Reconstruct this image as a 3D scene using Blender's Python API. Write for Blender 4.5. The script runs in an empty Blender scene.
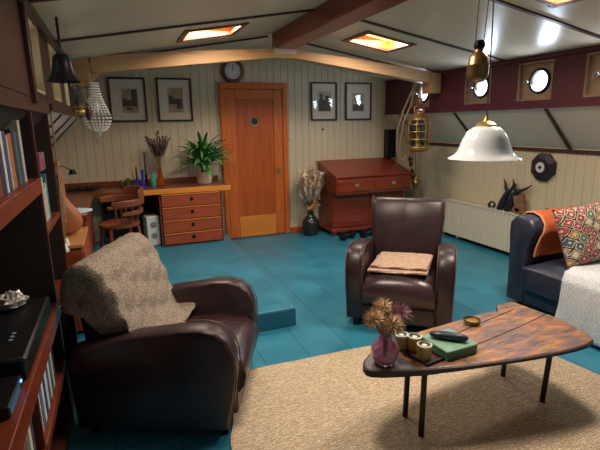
import bpy, bmesh, math, random
from mathutils import Vector, Matrix
PI = math.pi
random.seed(7)
SC = bpy.context.scene
COL = SC.collection

# ------------------------------------------------------------------ helpers
def lin(c):
    return tuple(((v/255.0)/12.92 if v/255.0 <= .04045 else ((v/255.0+.055)/1.055)**2.4) for v in c)

class MB:
    """collects shapes and links them as ONE mesh object"""
    def __init__(self): self.bm = bmesh.new(); self.mi = 0
    def _f(self, vs, idx):
        try:
            f = self.bm.faces.new([vs[i] for i in idx]); f.material_index = self.mi
            return f
        except ValueError:
            return None
    def box(self, c, s, rz=0, M=None):
        m = M if M is not None else Matrix.Translation(c) @ Matrix.Rotation(rz, 4, 'Z')
        vs = [self.bm.verts.new(m @ Vector((x*s[0]/2, y*s[1]/2, z*s[2]/2))) for x in (-1, 1) for y in (-1, 1) for z in (-1, 1)]
        for q in ((0,1,3,2),(4,6,7,5),(0,4,5,1),(2,3,7,6),(0,2,6,4),(1,5,7,3)): self._f(vs, q)
        return self
    def b2(self, x0, x1, y0, y1, z0, z1):
        return self.box(((x0+x1)/2, (y0+y1)/2, (z0+z1)/2), (abs(x1-x0), abs(y1-y0), abs(z1-z0)))
    def loft(self, rings, cap=True, closed=True):
        R = [[self.bm.verts.new(p) for p in r] for r in rings]
        n = len(R[0])
        for a, b in zip(R[:-1], R[1:]):
            for i in range(n if closed else n-1):
                j = (i+1) % n
                try:
                    f = self.bm.faces.new((a[i], a[j], b[j], b[i])); f.material_index = self.mi
                except ValueError: pass
        if cap and closed:
            self._f(R[0], list(range(n))[::-1]); self._f(R[-1], list(range(n)))
        return self
    def prism(self, pts, z0, z1, M=None):
        M = M or Matrix()
        return self.loft([[M @ Vector((p[0], p[1], z)) for p in pts] for z in (z0, z1)])
    def lathe(self, prof, n=24, M=None, cap=True):
        M = M or Matrix()
        return self.loft([[M @ Vector((max(r, 1e-4)*math.cos(2*PI*i/n), max(r, 1e-4)*math.sin(2*PI*i/n), z)) for i in range(n)] for r, z in prof], cap)
    def tube(self, pts, r, n=8, cap=True):
        pts = [Vector(p) for p in pts]
        rs = r if isinstance(r, (list, tuple)) else [r]*len(pts)
        rings = []; prev = None
        for i, p in enumerate(pts):
            t = (pts[min(i+1, len(pts)-1)] - pts[max(i-1, 0)]).normalized()
            if prev is None:
                a = Vector((0, 0, 1)) if abs(t.z) < .9 else Vector((1, 0, 0))
                u = t.cross(a).normalized()
            else:
                u = (prev - t*prev.dot(t)).normalized()
            prev = u; w = t.cross(u)
            rings.append([p + (u*math.cos(2*PI*k/n) + w*math.sin(2*PI*k/n))*rs[i] for k in range(n)])
        return self.loft(rings, cap)
    def ball(self, c, r, n=16, m=10, M=None):
        r = r if isinstance(r, (list, tuple)) else (r, r, r)
        M = M or Matrix()
        c = Vector(c)
        rings = []
        for j in range(m+1):
            a = -PI/2 + PI*j/m
            rr = max(math.cos(a), .004)
            rings.append([M @ (c + Vector((r[0]*rr*math.cos(2*PI*i/n), r[1]*rr*math.sin(2*PI*i/n), r[2]*math.sin(a)))) for i in range(n)])
        return self.loft(rings)
    def grid(self, fn, nu, nv):
        V = [[self.bm.verts.new(fn(i/nu, j/nv)) for j in range(nv+1)] for i in range(nu+1)]
        for i in range(nu):
            for j in range(nv):
                f = self.bm.faces.new((V[i][j], V[i+1][j], V[i+1][j+1], V[i][j+1])); f.material_index = self.mi
        return self
    def blade(self, p, d, up, L, w, droop, n=5):
        """an arching leaf"""
        d = Vector(d).normalized(); p = Vector(p)
        s = d.cross(Vector((0, 0, 1)))
        if s.length < .01: s = Vector((1, 0, 0))
        s.normalize()
        rows = []
        pos = p.copy(); dirv = (d + Vector((0, 0, up))).normalized()
        for k in range(n+1):
            t = k/n
            ww = w*(math.sin(PI*min(1, .12+t*.88))**.7)*(1 if t < 1 else .05) + .0008
            c = pos.copy()
            rows.append((c - s*ww/2, c + Vector((0, 0, -ww*.18)), c + s*ww/2))
            dirv = (dirv + Vector((0, 0, -droop/n))).normalized()
            pos = pos + dirv*L/n
        R = [[self.bm.verts.new(q) for q in r] for r in rows]
        for a, b in zip(R[:-1], R[1:]):
            for i in range(2):
                f = self.bm.faces.new((a[i], a[i+1], b[i+1], b[i])); f.material_index = self.mi
        return self
    def build(self, name, mats, parent=None, loc=(0, 0, 0), rz=0, bevel=0, seg=2, smooth=40, sub=0, solid=0):
        bm = self.bm
        bmesh.ops.recalc_face_normals(bm, faces=bm.faces)
        me = bpy.data.meshes.new(name); bm.to_mesh(me); bm.free()
        for m in (mats if isinstance(mats, (list, tuple)) else [mats]): me.materials.append(m)
        if smooth:
            me.polygons.foreach_set('use_smooth', [True]*len(me.polygons))
            me.set_sharp_from_angle(angle=math.radians(smooth))
        o = bpy.data.objects.new(name, me); COL.objects.link(o)
        o.location = loc; o.rotation_euler = (0, 0, rz)
        if parent: o.parent = parent
        if solid:
            md = o.modifiers.new('Solidify', 'SOLIDIFY'); md.thickness = solid; md.offset = 0
        if bevel:
            md = o.modifiers.new('Bevel', 'BEVEL'); md.width = bevel; md.segments = seg; md.limit_method = 'ANGLE'; md.angle_limit = math.radians(35)
            md.harden_normals = False
        if sub:
            md = o.modifiers.new('Subsurf', 'SUBSURF'); md.levels = sub; md.render_levels = sub
        return o

def tag(o, label, cat, group=None):
    o['label'] = label; o['category'] = cat
    if group: o['group'] = group
    return o
def thing(name, label, cat, loc=(0, 0, 0), rz=0, group=None):
    o = bpy.data.objects.new(name, None); COL.objects.link(o)
    o.empty_display_size = .05
    o.location = loc; o.rotation_euler = (0, 0, rz)
    return tag(o, label, cat, group)
def struct(o):
    o['kind'] = 'structure'; return o
def copy_tree(o, loc, rz=None, label=None):
    c = o.copy(); COL.objects.link(c); c.location = loc
    if rz is not None: c.rotation_euler = (0, 0, rz)
    if label: c['label'] = label
    for ch in list(o.children):
        d = ch.copy(); COL.objects.link(d); d.parent = c
        for g in list(ch.children):
            e = g.copy(); COL.objects.link(e); e.parent = d
    return c

# ------------------------------------------------------------------ materials
def mat(name, col, rough=.5, metal=0, var=0, vscale=8, stretch=(1, 1, 1), bump=0, bscale=60, col2=None, spec=.5, coat=0, bstretch=None, detail=4):
    m = bpy.data.materials.new(name); m.use_nodes = True
    nt = m.node_tree; b = nt.nodes['Principled BSDF']
    c = lin(col)
    b.inputs['Base Color'].default_value = (*c, 1)
    b.inputs['Roughness'].default_value = rough; b.inputs['Metallic'].default_value = metal
    b.inputs['Specular IOR Level'].default_value = spec
    if coat: b.inputs['Coat Weight'].default_value = coat; b.inputs['Coat Roughness'].default_value = .15
    tc = nt.nodes.new('ShaderNodeTexCoord')
    def noise(scale, st, det=4):
        mp = nt.nodes.new('ShaderNodeMapping'); mp.inputs['Scale'].default_value = st
        nt.links.new(tc.outputs['Object'], mp.inputs['Vector'])
        n = nt.nodes.new('ShaderNodeTexNoise'); n.inputs['Scale'].default_value = scale; n.inputs['Detail'].default_value = det
        nt.links.new(mp.outputs['Vector'], n.inputs['Vector']); return n
    if var or col2:
        n = noise(vscale, stretch, detail)
        r = nt.nodes.new('ShaderNodeValToRGB')
        a = tuple(v*(1-var) for v in c); z = tuple(min(1, v*(1+var)) for v in c) if not col2 else lin(col2)
        r.color_ramp.elements[0].color = (*a, 1); r.color_ramp.elements[1].color = (*z, 1)
        r.color_ramp.elements[0].position = .33; r.color_ramp.elements[1].position = .67
        nt.links.new(n.outputs['Fac'], r.inputs['Fac']); nt.links.new(r.outputs['Color'], b.inputs['Base Color'])
    if bump:
        n = noise(bscale, bstretch or (1, 1, 1), 3)
        bp = nt.nodes.new('ShaderNodeBump'); bp.inputs['Strength'].default_value = bump; bp.inputs['Distance'].default_value = .01
        nt.links.new(n.outputs['Fac'], bp.inputs['Height']); nt.links.new(bp.outputs['Normal'], b.inputs['Normal'])
    return m
def emit(name, col, s):
    m = bpy.data.materials.new(name); m.use_nodes = True
    b = m.node_tree.nodes['Principled BSDF']
    b.inputs['Base Color'].default_value = (*lin(col), 1)
    b.inputs['Emission Color'].default_value = (*lin(col), 1); b.inputs['Emission Strength'].default_value = s
    b.inputs['Roughness'].default_value = .3
    return m
def glass(name, col, rough=.05, trans=1.0, ior=1.45):
    m = bpy.data.materials.new(name); m.use_nodes = True
    b = m.node_tree.nodes['Principled BSDF']
    b.inputs['Base Color'].default_value = (*lin(col), 1)
    b.inputs['Transmission Weight'].default_value = trans; b.inputs['Roughness'].default_value = rough
    b.inputs['IOR'].default_value = ior
    return m

def floor_mat(name, across):
    m = mat(name, (50, 134, 162), rough=.38, spec=.45)
    nt = m.node_tree; b = nt.nodes['Principled BSDF']
    tc = nt.nodes.new('ShaderNodeTexCoord'); sx = nt.nodes.new('ShaderNodeSeparateXYZ')
    nt.links.new(tc.outputs['Object'], sx.inputs[0])
    def mth(op, a, v=None, w=None):
        n = nt.nodes.new('ShaderNodeMath'); n.operation = op
        for i, x in enumerate((a, v, w)):
            if x is None: continue
            if isinstance(x, (int, float)): n.inputs[i].default_value = x
            else: nt.links.new(x, n.inputs[i])
        return n.outputs[0]
    s = sx.outputs['Y' if across else 'X']; t = sx.outputs['X' if across else 'Y']
    W = .31
    fr = mth('FRACT', mth('DIVIDE', mth('ADD', s, 10.07), W))
    line = mth('LESS_THAN', fr, .018)
    idx = mth('FLOOR', mth('DIVIDE', mth('ADD', s, 10.07), W))
    off = mth('MULTIPLY', mth('FRACT', mth('MULTIPLY', idx, .618)), 2.4)
    fe = mth('FRACT', mth('DIVIDE', mth('ADD', mth('ADD', t, 20), off), 2.4))
    line2 = mth('LESS_THAN', fe, .0022)
    ln = mth('MAXIMUM', line, line2)
    n = nt.nodes.new('ShaderNodeTexNoise'); n.inputs['Scale'].default_value = 3.2; n.inputs['Detail'].default_value = 6
    nt.links.new(tc.outputs['Object'], n.inputs['Vector'])
    r = nt.nodes.new('ShaderNodeValToRGB')
    r.color_ramp.elements[0].position = .3; r.color_ramp.elements[1].position = .72
    r.color_ramp.elements[0].color = (*lin((38, 114, 140)), 1); r.color_ramp.elements[1].color = (*lin((54, 136, 160)), 1)
    nt.links.new(n.outputs['Fac'], r.inputs['Fac'])
    mx = nt.nodes.new('ShaderNodeMixRGB'); mx.inputs['Color2'].default_value = (*lin((20, 76, 100)), 1)
    nt.links.new(ln, mx.inputs['Fac']); nt.links.new(r.outputs['Color'], mx.inputs['Color1'])
    nt.links.new(mx.outputs[0], b.inputs['Base Color'])
    rr = nt.nodes.new('ShaderNodeMapRange'); rr.inputs['To Min'].default_value = .25; rr.inputs['To Max'].default_value = .5
    nt.links.new(n.outputs['Fac'], rr.inputs['Value']); nt.links.new(rr.outputs[0], b.inputs['Roughness'])
    bp = nt.nodes.new('ShaderNodeBump'); bp.inputs['Strength'].default_value = .12; bp.inputs['Distance'].default_value = .01
    nt.links.new(n.outputs['Fac'], bp.inputs['Height']); nt.links.new(bp.outputs['Normal'], b.inputs['Normal'])
    return m

def wave_mat(name, c1, c2, scale, rough=.9, axis='X', dist=4, bump=.6, noise_col=None, nscale=120, stretch=(1, 1, 1), p1=.55):
    """woven or knitted cloth"""
    m = bpy.data.materials.new(name); m.use_nodes = True
    nt = m.node_tree; b = nt.nodes['Principled BSDF']
    b.inputs['Roughness'].default_value = rough; b.inputs['Specular IOR Level'].default_value = .15
    tc = nt.nodes.new('ShaderNodeTexCoord')
    mp = nt.nodes.new('ShaderNodeMapping'); mp.inputs['Scale'].default_value = stretch
    nt.links.new(tc.outputs['Object'], mp.inputs['Vector'])
    w = nt.nodes.new('ShaderNodeTexWave'); w.bands_direction = axis; w.inputs['Scale'].default_value = scale
    w.inputs['Distortion'].default_value = dist; w.inputs['Detail'].default_value = 2; w.inputs['Detail Scale'].default_value = 2
    nt.links.new(mp.outputs['Vector'], w.inputs['Vector'])
    n = nt.nodes.new('ShaderNodeTexNoise'); n.inputs['Scale'].default_value = nscale; n.inputs['Detail'].default_value = 3
    nt.links.new(mp.outputs['Vector'], n.inputs['Vector'])
    mx0 = nt.nodes.new('ShaderNodeMath'); mx0.operation = 'MULTIPLY'
    nt.links.new(w.outputs['Fac'], mx0.inputs[0]); nt.links.new(n.outputs['Fac'], mx0.inputs[1])
    r = nt.nodes.new('ShaderNodeValToRGB')
    r.color_ramp.elements[0].position = .05; r.color_ramp.elements[1].position = p1
    r.color_ramp.elements[0].color = (*lin(c1), 1); r.color_ramp.elements[1].color = (*lin(c2), 1)
    nt.links.new(mx0.outputs[0], r.inputs['Fac']); nt.links.new(r.outputs['Color'], b.inputs['Base Color'])
    bp = nt.nodes.new('ShaderNodeBump'); bp.inputs['Strength'].default_value = bump; bp.inputs['Distance'].default_value = .012
    nt.links.new(mx0.outputs[0], bp.inputs['Height']); nt.links.new(bp.outputs['Normal'], b.inputs['Normal'])
    return m

def pillow_mat():
    m = bpy.data.materials.new('kilim_cloth'); m.use_nodes = True
    nt = m.node_tree; b = nt.nodes['Principled BSDF']; b.inputs['Roughness'].default_value = .9
    tc = nt.nodes.new('ShaderNodeTexCoord')
    mp = nt.nodes.new('ShaderNodeMapping'); mp.inputs['Rotation'].default_value = (0, 0, .62); mp.inputs['Scale'].default_value = (15, 15, 0)
    nt.links.new(tc.outputs['Object'], mp.inputs['Vector'])
    # flat-topped cells with nested rings
    vf = nt.nodes.new('ShaderNodeVectorMath'); vf.operation = 'FRACTION'; nt.links.new(mp.outputs[0], vf.inputs[0])
    vs = nt.nodes.new('ShaderNodeVectorMath'); vs.operation = 'SUBTRACT'; vs.inputs[1].default_value = (.5, .5, 0); nt.links.new(vf.outputs[0], vs.inputs[0])
    va = nt.nodes.new('ShaderNodeVectorMath'); va.operation = 'ABSOLUTE'; nt.links.new(vs.outputs[0], va.inputs[0])
    sp = nt.nodes.new('ShaderNodeSeparateXYZ'); nt.links.new(va.outputs[0], sp.inputs[0])
    mx = nt.nodes.new('ShaderNodeMath'); mx.operation = 'MAXIMUM'; nt.links.new(sp.outputs[0], mx.inputs[0]); nt.links.new(sp.outputs[1], mx.inputs[1])
    nz = nt.nodes.new('ShaderNodeTexNoise'); nz.inputs['Scale'].default_value = 45; nt.links.new(tc.outputs['Object'], nz.inputs['Vector'])
    ad = nt.nodes.new('ShaderNodeMath'); ad.operation = 'MULTIPLY_ADD'; ad.inputs[1].default_value = .3; nt.links.new(nz.outputs['Fac'], ad.inputs[0])
    sb = nt.nodes.new('ShaderNodeMath'); sb.operation = 'SUBTRACT'; sb.inputs[1].default_value = .15; nt.links.new(mx.outputs[0], sb.inputs[0])
    nt.links.new(sb.outputs[0], ad.inputs[2])
    fl = nt.nodes.new('ShaderNodeVectorMath'); fl.operation = 'FLOOR'; nt.links.new(mp.outputs[0], fl.inputs[0])
    wn = nt.nodes.new('ShaderNodeTexWhiteNoise'); wn.noise_dimensions = '3D'; nt.links.new(fl.outputs[0], wn.inputs['Vector'])
    cr = nt.nodes.new('ShaderNodeValToRGB'); cr.color_ramp.interpolation = 'CONSTANT'
    cols = [(0, (176, 66, 78)), (.24, (206, 190, 160)), (.36, (178, 80, 90)), (.52, (70, 120, 100)), (.66, (150, 58, 55)), (.8, (196, 150, 90)), (.9, (60, 90, 110))]
    el = cr.color_ramp.elements
    el[0].position = 0; el[0].color = (*lin(cols[0][1]), 1); el[1].position = cols[1][0]; el[1].color = (*lin(cols[1][1]), 1)
    for p, c in cols[2:]:
        e = el.new(p); e.color = (*lin(c), 1)
    nt.links.new(wn.outputs['Value'], cr.inputs['Fac'])
    rg = nt.nodes.new('ShaderNodeValToRGB'); rg.color_ramp.interpolation = 'CONSTANT'
    e = rg.color_ramp.elements; e[0].position = 0; e[0].color = (*lin((214, 198, 172)), 1); e[1].position = .1; e[1].color = (1, 1, 1, 0)
    for p, c, a in ((.3, (38, 36, 42), 1), (.36, (205, 192, 165), 1), (.44, (52, 44, 46), 1)):
        q = e.new(p); q.color = (*lin(c), a)
    nt.links.new(ad.outputs[0], rg.inputs['Fac'])
    mix = nt.nodes.new('ShaderNodeMixRGB'); nt.links.new(rg.outputs['Alpha'], mix.inputs['Fac'])
    nt.links.new(cr.outputs['Color'], mix.inputs['Color1']); nt.links.new(rg.outputs['Color'], mix.inputs['Color2'])
    nt.links.new(mix.outputs[0], b.inputs['Base Color'])
    return m

def table_mat():
    m = mat('old_plank', (120, 84, 58), rough=.3)
    nt = m.node_tree; b = nt.nodes['Principled BSDF']
    tc = nt.nodes.new('ShaderNodeTexCoord')
    mp = nt.nodes.new('ShaderNodeMapping'); mp.inputs['Scale'].default_value = (2.6, 9, 4); mp.inputs['Rotation'].default_value = (0, 0, -.12)
    nt.links.new(tc.outputs['Object'], mp.inputs[0])
    n = nt.nodes.new('ShaderNodeTexNoise'); n.inputs['Scale'].default_value = 2.4; n.inputs['Detail'].default_value = 12; n.inputs['Roughness'].default_value = .72; n.inputs['Distortion'].default_value = .4
    nt.links.new(mp.outputs[0], n.inputs['Vector'])
    r = nt.nodes.new('ShaderNodeValToRGB'); e = r.color_ramp.elements
    e[0].position = .25; e[0].color = (*lin((52, 34, 26)), 1); e[1].position = .75; e[1].color = (*lin((190, 140, 95)), 1)
    for p, c in ((.38, (96, 66, 50)), (.47, (128, 104, 92)), (.55, (168, 112, 66)), (.64, (204, 142, 76))):
        q = e.new(p); q.color = (*lin(c), 1)
    nt.links.new(n.outputs['Fac'], r.inputs['Fac'])
    # weathered blotches
    n2 = nt.nodes.new('ShaderNodeTexNoise'); n2.inputs['Scale'].default_value = 3.2; n2.inputs['Detail'].default_value = 3
    nt.links.new(tc.outputs['Object'], n2.inputs['Vector'])
    r2 = nt.nodes.new('ShaderNodeValToRGB'); r2.color_ramp.elements[0].position = .5; r2.color_ramp.elements[1].position = .68
    nt.links.new(n2.outputs['Fac'], r2.inputs['Fac'])
    mx = nt.nodes.new('ShaderNodeMixRGB'); mx.blend_type = 'MIX'; mx.inputs['Color2'].default_value = (*lin((92, 74, 68)), 1)
    mu = nt.nodes.new('ShaderNodeMath'); mu.operation = 'MULTIPLY'; mu.inputs[1].default_value = .55
    nt.links.new(r2.outputs['Color'], mu.inputs[0]); nt.links.new(mu.outputs[0], mx.inputs['Fac']); nt.links.new(r.outputs['Color'], mx.inputs['Color1'])
    nt.links.new(mx.outputs[0], b.inputs['Base Color'])
    bp = nt.nodes.new('ShaderNodeBump'); bp.inputs['Strength'].default_value = .25; bp.inputs['Distance'].default_value = .01
    nt.links.new(n.outputs['Fac'], bp.inputs['Height']); nt.links.new(bp.outputs['Normal'], b.inputs['Normal'])
    return m

M = {}
M['cream'] = mat('cream_paint', (204, 192, 164), rough=.5, var=.05, vscale=1.5)
M['ceil'] = mat('ceiling_laminate', (222, 209, 182), rough=.3, spec=.35, var=.03, vscale=1)
M['slant'] = mat('slant_panel', (212, 206, 192), rough=.4, var=.03, vscale=2)
M['maroon'] = mat('maroon_paint', (84, 34, 46), rough=.38, var=.12, vscale=3)
M['batten'] = mat('dark_batten', (66, 40, 30), rough=.45, var=.15, vscale=20)
M['beamred'] = mat('mahogany_beam', (122, 50, 34), rough=.28, var=.14, vscale=6, stretch=(6, .5, 6))
M['beamlight'] = mat('pine_beam', (190, 152, 104), rough=.5, var=.1, vscale=5, stretch=(.6, 6, 8))
M['darkwood'] = mat('dark_red_wood', (68, 34, 24), rough=.4, var=.25, vscale=5, stretch=(6, 1, 1))
M['shelf'] = mat('orange_shelf_wood', (112, 48, 26), rough=.4, var=.2, vscale=5, stretch=(4, .8, 4))
M['shelfdark'] = mat('shelf_shade', (34, 22, 20), rough=.7)  # near black: the unlit inside of the bookcase painted into the colour
M['door'] = mat('door_wood', (200, 104, 38), rough=.36, var=.14, vscale=5, stretch=(7, 7, .7))
M['doorpanel'] = mat('door_panel_wood', (180, 86, 32), rough=.36, var=.16, vscale=4, stretch=(6, 6, .6))
M['doorlow'] = mat('door_light_rail', (214, 132, 52), rough=.4, var=.1, vscale=5, stretch=(.7, 7, 7))
M['bureau'] = mat('cherry_wood', (128, 50, 30), rough=.3, var=.16, vscale=4, stretch=(.8, 5, 5), coat=.2)
M['drawer'] = mat('drawer_wood', (158, 74, 42), rough=.38, var=.14, vscale=4, stretch=(.8, 6, 6))
M['drawerdark'] = mat('drawer_case_wood', (124, 52, 30), rough=.4, var=.14, vscale=4)
M['desktop'] = mat('desk_top_wood', (122, 62, 36), rough=.28, var=.15, vscale=4, stretch=(.7, 5, 5))
M['deskedge'] = mat('lit_desk_edge', (220, 138, 50), rough=.36, var=.1, vscale=4, stretch=(.7, 6, 6))  # brighter than the desk top: orange light on the edge painted in
M['chairwood'] = mat('chair_wood', (124, 70, 44), rough=.4, var=.15, vscale=7)
M['leather'] = mat('oxblood_leather', (48, 31, 34), rough=.36, var=.25, vscale=9, bump=.12, bscale=160, spec=.55)
M['leather2'] = mat('seat_leather', (58, 37, 41), rough=.28, var=.3, vscale=7, bump=.14, bscale=120, spec=.6)
M['piping'] = mat('lit_piping', (98, 66, 56), rough=.5)  # lighter than the leather: the lit strip on the arm put into colour
M['sofa'] = mat('navy_leather', (42, 46, 62), rough=.36, var=.15, vscale=10, bump=.15, bscale=140)
M['black'] = mat('black_plastic', (16, 16, 18), rough=.4)
M['blackmetal'] = mat('black_metal', (30, 28, 30), rough=.45, metal=.6)
M['legmetal'] = mat('leg_steel', (52, 44, 46), rough=.4, metal=.7)
M['brass'] = mat('old_brass', (186, 152, 96), rough=.42, metal=.95, var=.15, vscale=14)
M['brassplate'] = mat('brass_plate', (156, 136, 112), rough=.42, metal=.55, var=.12, vscale=6)
M['bronze'] = mat('dark_bronze', (52, 48, 52), rough=.35, metal=.8, var=.2, vscale=14)
M['chrome'] = mat('chrome', (200, 200, 205), rough=.2, metal=1)
M['white'] = mat('white_enamel', (226, 226, 220), rough=.35)
M['rad'] = mat('radiator_enamel', (206, 202, 184), rough=.4)
M['frame'] = mat('dark_picture_frame', (50, 26, 24), rough=.35)
M['mat'] = mat('picture_mat', (226, 219, 200), rough=.8)
M['paper'] = mat('old_print_paper', (176, 156, 124), rough=.8, var=.2, vscale=14)
M['paper2'] = mat('pale_print_paper', (196, 186, 162), rough=.8, var=.12, vscale=20)
M['ink'] = mat('sepia_ink', (84, 66, 48), rough=.9, var=.35, vscale=40)
M['ink2'] = mat('grey_ink', (104, 98, 90), rough=.9, var=.35, vscale=50)
def thin_glass(name, rough=.03, tint=(250, 250, 250)):
    m = bpy.data.materials.new(name); m.use_nodes = True; nt = m.node_tree
    out = nt.nodes['Material Output']; nt.nodes.remove(nt.nodes['Principled BSDF'])
    tr = nt.nodes.new('ShaderNodeBsdfTransparent'); tr.inputs['Color'].default_value = (*lin(tint), 1)
    gl = nt.nodes.new('ShaderNodeBsdfGlossy'); gl.inputs['Roughness'].default_value = rough
    lw = nt.nodes.new('ShaderNodeLayerWeight'); lw.inputs['Blend'].default_value = .35
    pw = nt.nodes.new('ShaderNodeMath'); pw.operation = 'POWER'; pw.inputs[1].default_value = 3; nt.links.new(lw.outputs['Facing'], pw.inputs[0])
    fr = nt.nodes.new('ShaderNodeMath'); fr.operation = 'MULTIPLY_ADD'; fr.inputs[1].default_value = .5; fr.inputs[2].default_value = .035; nt.links.new(pw.outputs[0], fr.inputs[0])
    mx = nt.nodes.new('ShaderNodeMixShader')
    nt.links.new(fr.outputs[0], mx.inputs[0]); nt.links.new(tr.outputs[0], mx.inputs[1]); nt.links.new(gl.outputs[0], mx.inputs[2]); nt.links.new(mx.outputs[0], out.inputs['Surface'])
    return m
M['picglass'] = thin_glass('picture_glass')
M['chimney'] = thin_glass('lamp_glass', .05, (225, 230, 226))
M['rug'] = wave_mat('jute_rug', (172, 146, 116), (238, 220, 190), 26, axis='Y', dist=9, bump=.7, nscale=70, stretch=(.5, 1.6, 1), p1=.4)
M['throw'] = mat('speckled_knit', (106, 95, 87), rough=.95, spec=.1, vscale=150, col2=(182, 167, 150), bump=.9, bscale=130, detail=2)
M['fold'] = wave_mat('striped_weave', (140, 104, 88), (226, 202, 176), 17, axis='Y', dist=2.5, bump=.6, nscale=60)
M['whiteknit'] = wave_mat('white_knit', (196, 204, 212), (234, 238, 242), 24, axis='Y', dist=7, bump=.6, nscale=90, p1=.35)
M['orange'] = mat('orange_wool', (192, 96, 52), rough=.95, var=.15, vscale=30, bump=.4, bscale=200)
M['orangehem'] = mat('pale_orange_hem', (214, 150, 112), rough=.95)
M['pillow'] = pillow_mat()
M['table'] = table_mat()
M['tableend'] = mat('weathered_grey_end', (92, 88, 92), rough=.4, var=.25, vscale=9)
M['tableedge'] = mat('dark_table_edge', (40, 32, 34), rough=.5, var=.2, vscale=20)
M['crack'] = mat('dark_crack', (24, 16, 14), rough=.9)
M['purple'] = glass('purple_glass', (232, 184, 212), .08, .8)
M['thistle'] = mat('dried_thistle', (170, 126, 142), rough=.95, var=.25, vscale=40)
M['thistle2'] = mat('straw_thistle', (212, 182, 146), rough=.95, var=.25, vscale=40)
M['stem'] = mat('dry_stem', (120, 94, 60), rough=.9)
M['cup'] = mat('straw_candle_cup', (184, 152, 92), rough=.5, var=.15, vscale=40)
M['wax'] = mat('wax', (228, 222, 206), rough=.5)
M['wick'] = mat('dark_well', (46, 44, 44), rough=.5)
M['greentin'] = mat('green_box', (120, 160, 138), rough=.5, var=.12, vscale=25)
M['greenside'] = mat('green_box_side', (76, 128, 98), rough=.5, var=.2, vscale=25)
M['darkblue'] = mat('dark_case', (32, 40, 54), rough=.35)
M['opal'] = mat('opal_glass', (222, 230, 236), rough=.12, spec=.6, coat=.4)
M['cord'] = mat('dark_cord', (40, 30, 28), rough=.7)
M['iron'] = mat('counterweight_brass', (132, 104, 68), rough=.35, metal=.85, var=.2, vscale=20)
M['port'] = emit('porthole_daylight', (206, 226, 248), 4)
M['sky'] = emit('skylight_glow', (255, 212, 150), 1.5)
M['skywood'] = mat('skylight_frame', (108, 62, 40), rough=.4)
M['leaf'] = mat('green_leaf', (84, 146, 80), rough=.45, var=.35, vscale=9)
M['pot'] = mat('pinkish_pot', (206, 182, 168), rough=.6)
M['amber'] = glass('amber_glass', (222, 120, 40), .08, .7)
M['drygrass'] = mat('dark_dry_grass', (112, 84, 78), rough=.95, var=.2, vscale=30)
M['pampas'] = mat('pale_pampas', (226, 206, 182), rough=.95, var=.15, vscale=30)
M['pampas2'] = mat('rusty_seed_heads', (172, 118, 72), rough=.95, var=.2, vscale=30)
M['blue'] = glass('cobalt_glass', (40, 70, 220), .06, .3)
M['teal'] = glass('teal_glass', (90, 190, 178), .06, .35)
M['greenglass'] = glass('green_glass', (110, 140, 110), .08, .7)
M['brownglass'] = glass('brown_glass', (120, 90, 60), .08, .7)
M['candleo'] = mat('orange_candle', (206, 130, 40), rough=.5)
M['candled'] = mat('dark_candle', (44, 36, 46), rough=.5)
M['vaseblack'] = mat('black_glaze', (36, 38, 44), rough=.22, var=.2, vscale=12)
M['crystal'] = glass('crystal', (246, 246, 242), .2, .12)
M['lute'] = mat('lute_wood', (170, 104, 60), rough=.4, var=.12, vscale=10)
M['cabwood'] = mat('cabinet_wood', (140, 64, 36), rough=.4, var=.2, vscale=5, stretch=(1, 1, 4))
M['cabtop'] = mat('cabinet_top_wood', (188, 128, 78), rough=.4, var=.1, vscale=5)
M['dark'] = mat('dark_twigs', (44, 36, 32), rough=.9)
M['papersheet'] = mat('pale_blue_paper', (206, 218, 228), rough=.7, var=.1, vscale=18)
M['silver'] = mat('silver_foil', (196, 192, 186), rough=.35, metal=.4)
M['bluedev'] = mat('teal_front', (40, 110, 150), rough=.3)
M['led'] = emit('blue_led', (60, 120, 255), 6)
M['bluelabel'] = mat('pale_blue_panel', (170, 196, 214), rough=.5)
M['greydial'] = mat('grey_dial', (120, 140, 160), rough=.4)
M['blackboot'] = mat('black_carving', (30, 33, 40), rough=.3, var=.2, vscale=20)
M['brownblock'] = mat('brown_block', (128, 92, 66), rough=.7, var=.25, vscale=20)
M['octo'] = mat('dark_purple_wood', (44, 32, 44), rough=.35)
M['dial'] = mat('dial_face', (200, 204, 206), rough=.4)
M['clockwood'] = mat('clock_wood', (98, 50, 34), rough=.35, var=.15, vscale=12)
M['jamb'] = mat('cream_jamb', (206, 184, 142), rough=.45, var=.06, vscale=8)
M['rope'] = mat('rope', (140, 118, 92), rough=.95, bump=.4, bscale=120)
M['dumb'] = mat('dumbbell_iron', (40, 44, 50), rough=.3, metal=.6)
M['switchp'] = mat('ivory_plastic', (206, 198, 176), rough=.4)
M['pages'] = mat('book_pages', (206, 198, 180), rough=.9)
M['floor'] = floor_mat('blue_floor_paint', False)
M['platform'] = floor_mat('blue_platform_paint', True)
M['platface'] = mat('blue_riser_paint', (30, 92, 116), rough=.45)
M['gravel'] = mat('dark_socket', (20, 18, 18), rough=.6)

# ------------------------------------------------------------------ the setting
YW = 6.08; XT = 3.8; XL = -.35; XH = 4.2; XHL = -.75; XC = 1.725
def zc(x): return 2.5 - abs(x-XC)*.172
Y0 = -1.6
f_ = MB().b2(XHL-.05, XH+.05, Y0, YW+.06, -.06, 0).build('floor', M['floor']); struct(f_)
p_ = MB().prism([(XHL, 3.12), (1.18, 3.12), (1.24, YW), (XHL, YW)], 0.001, .15).build('floor_platform', [M['platform']], bevel=.006); struct(p_)
struct(MB().prism([(XHL, 3.112), (1.178, 3.112), (1.178, 3.1195), (XHL, 3.1195)], .003, .138).build('trim_riser', M['platface']))

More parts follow.
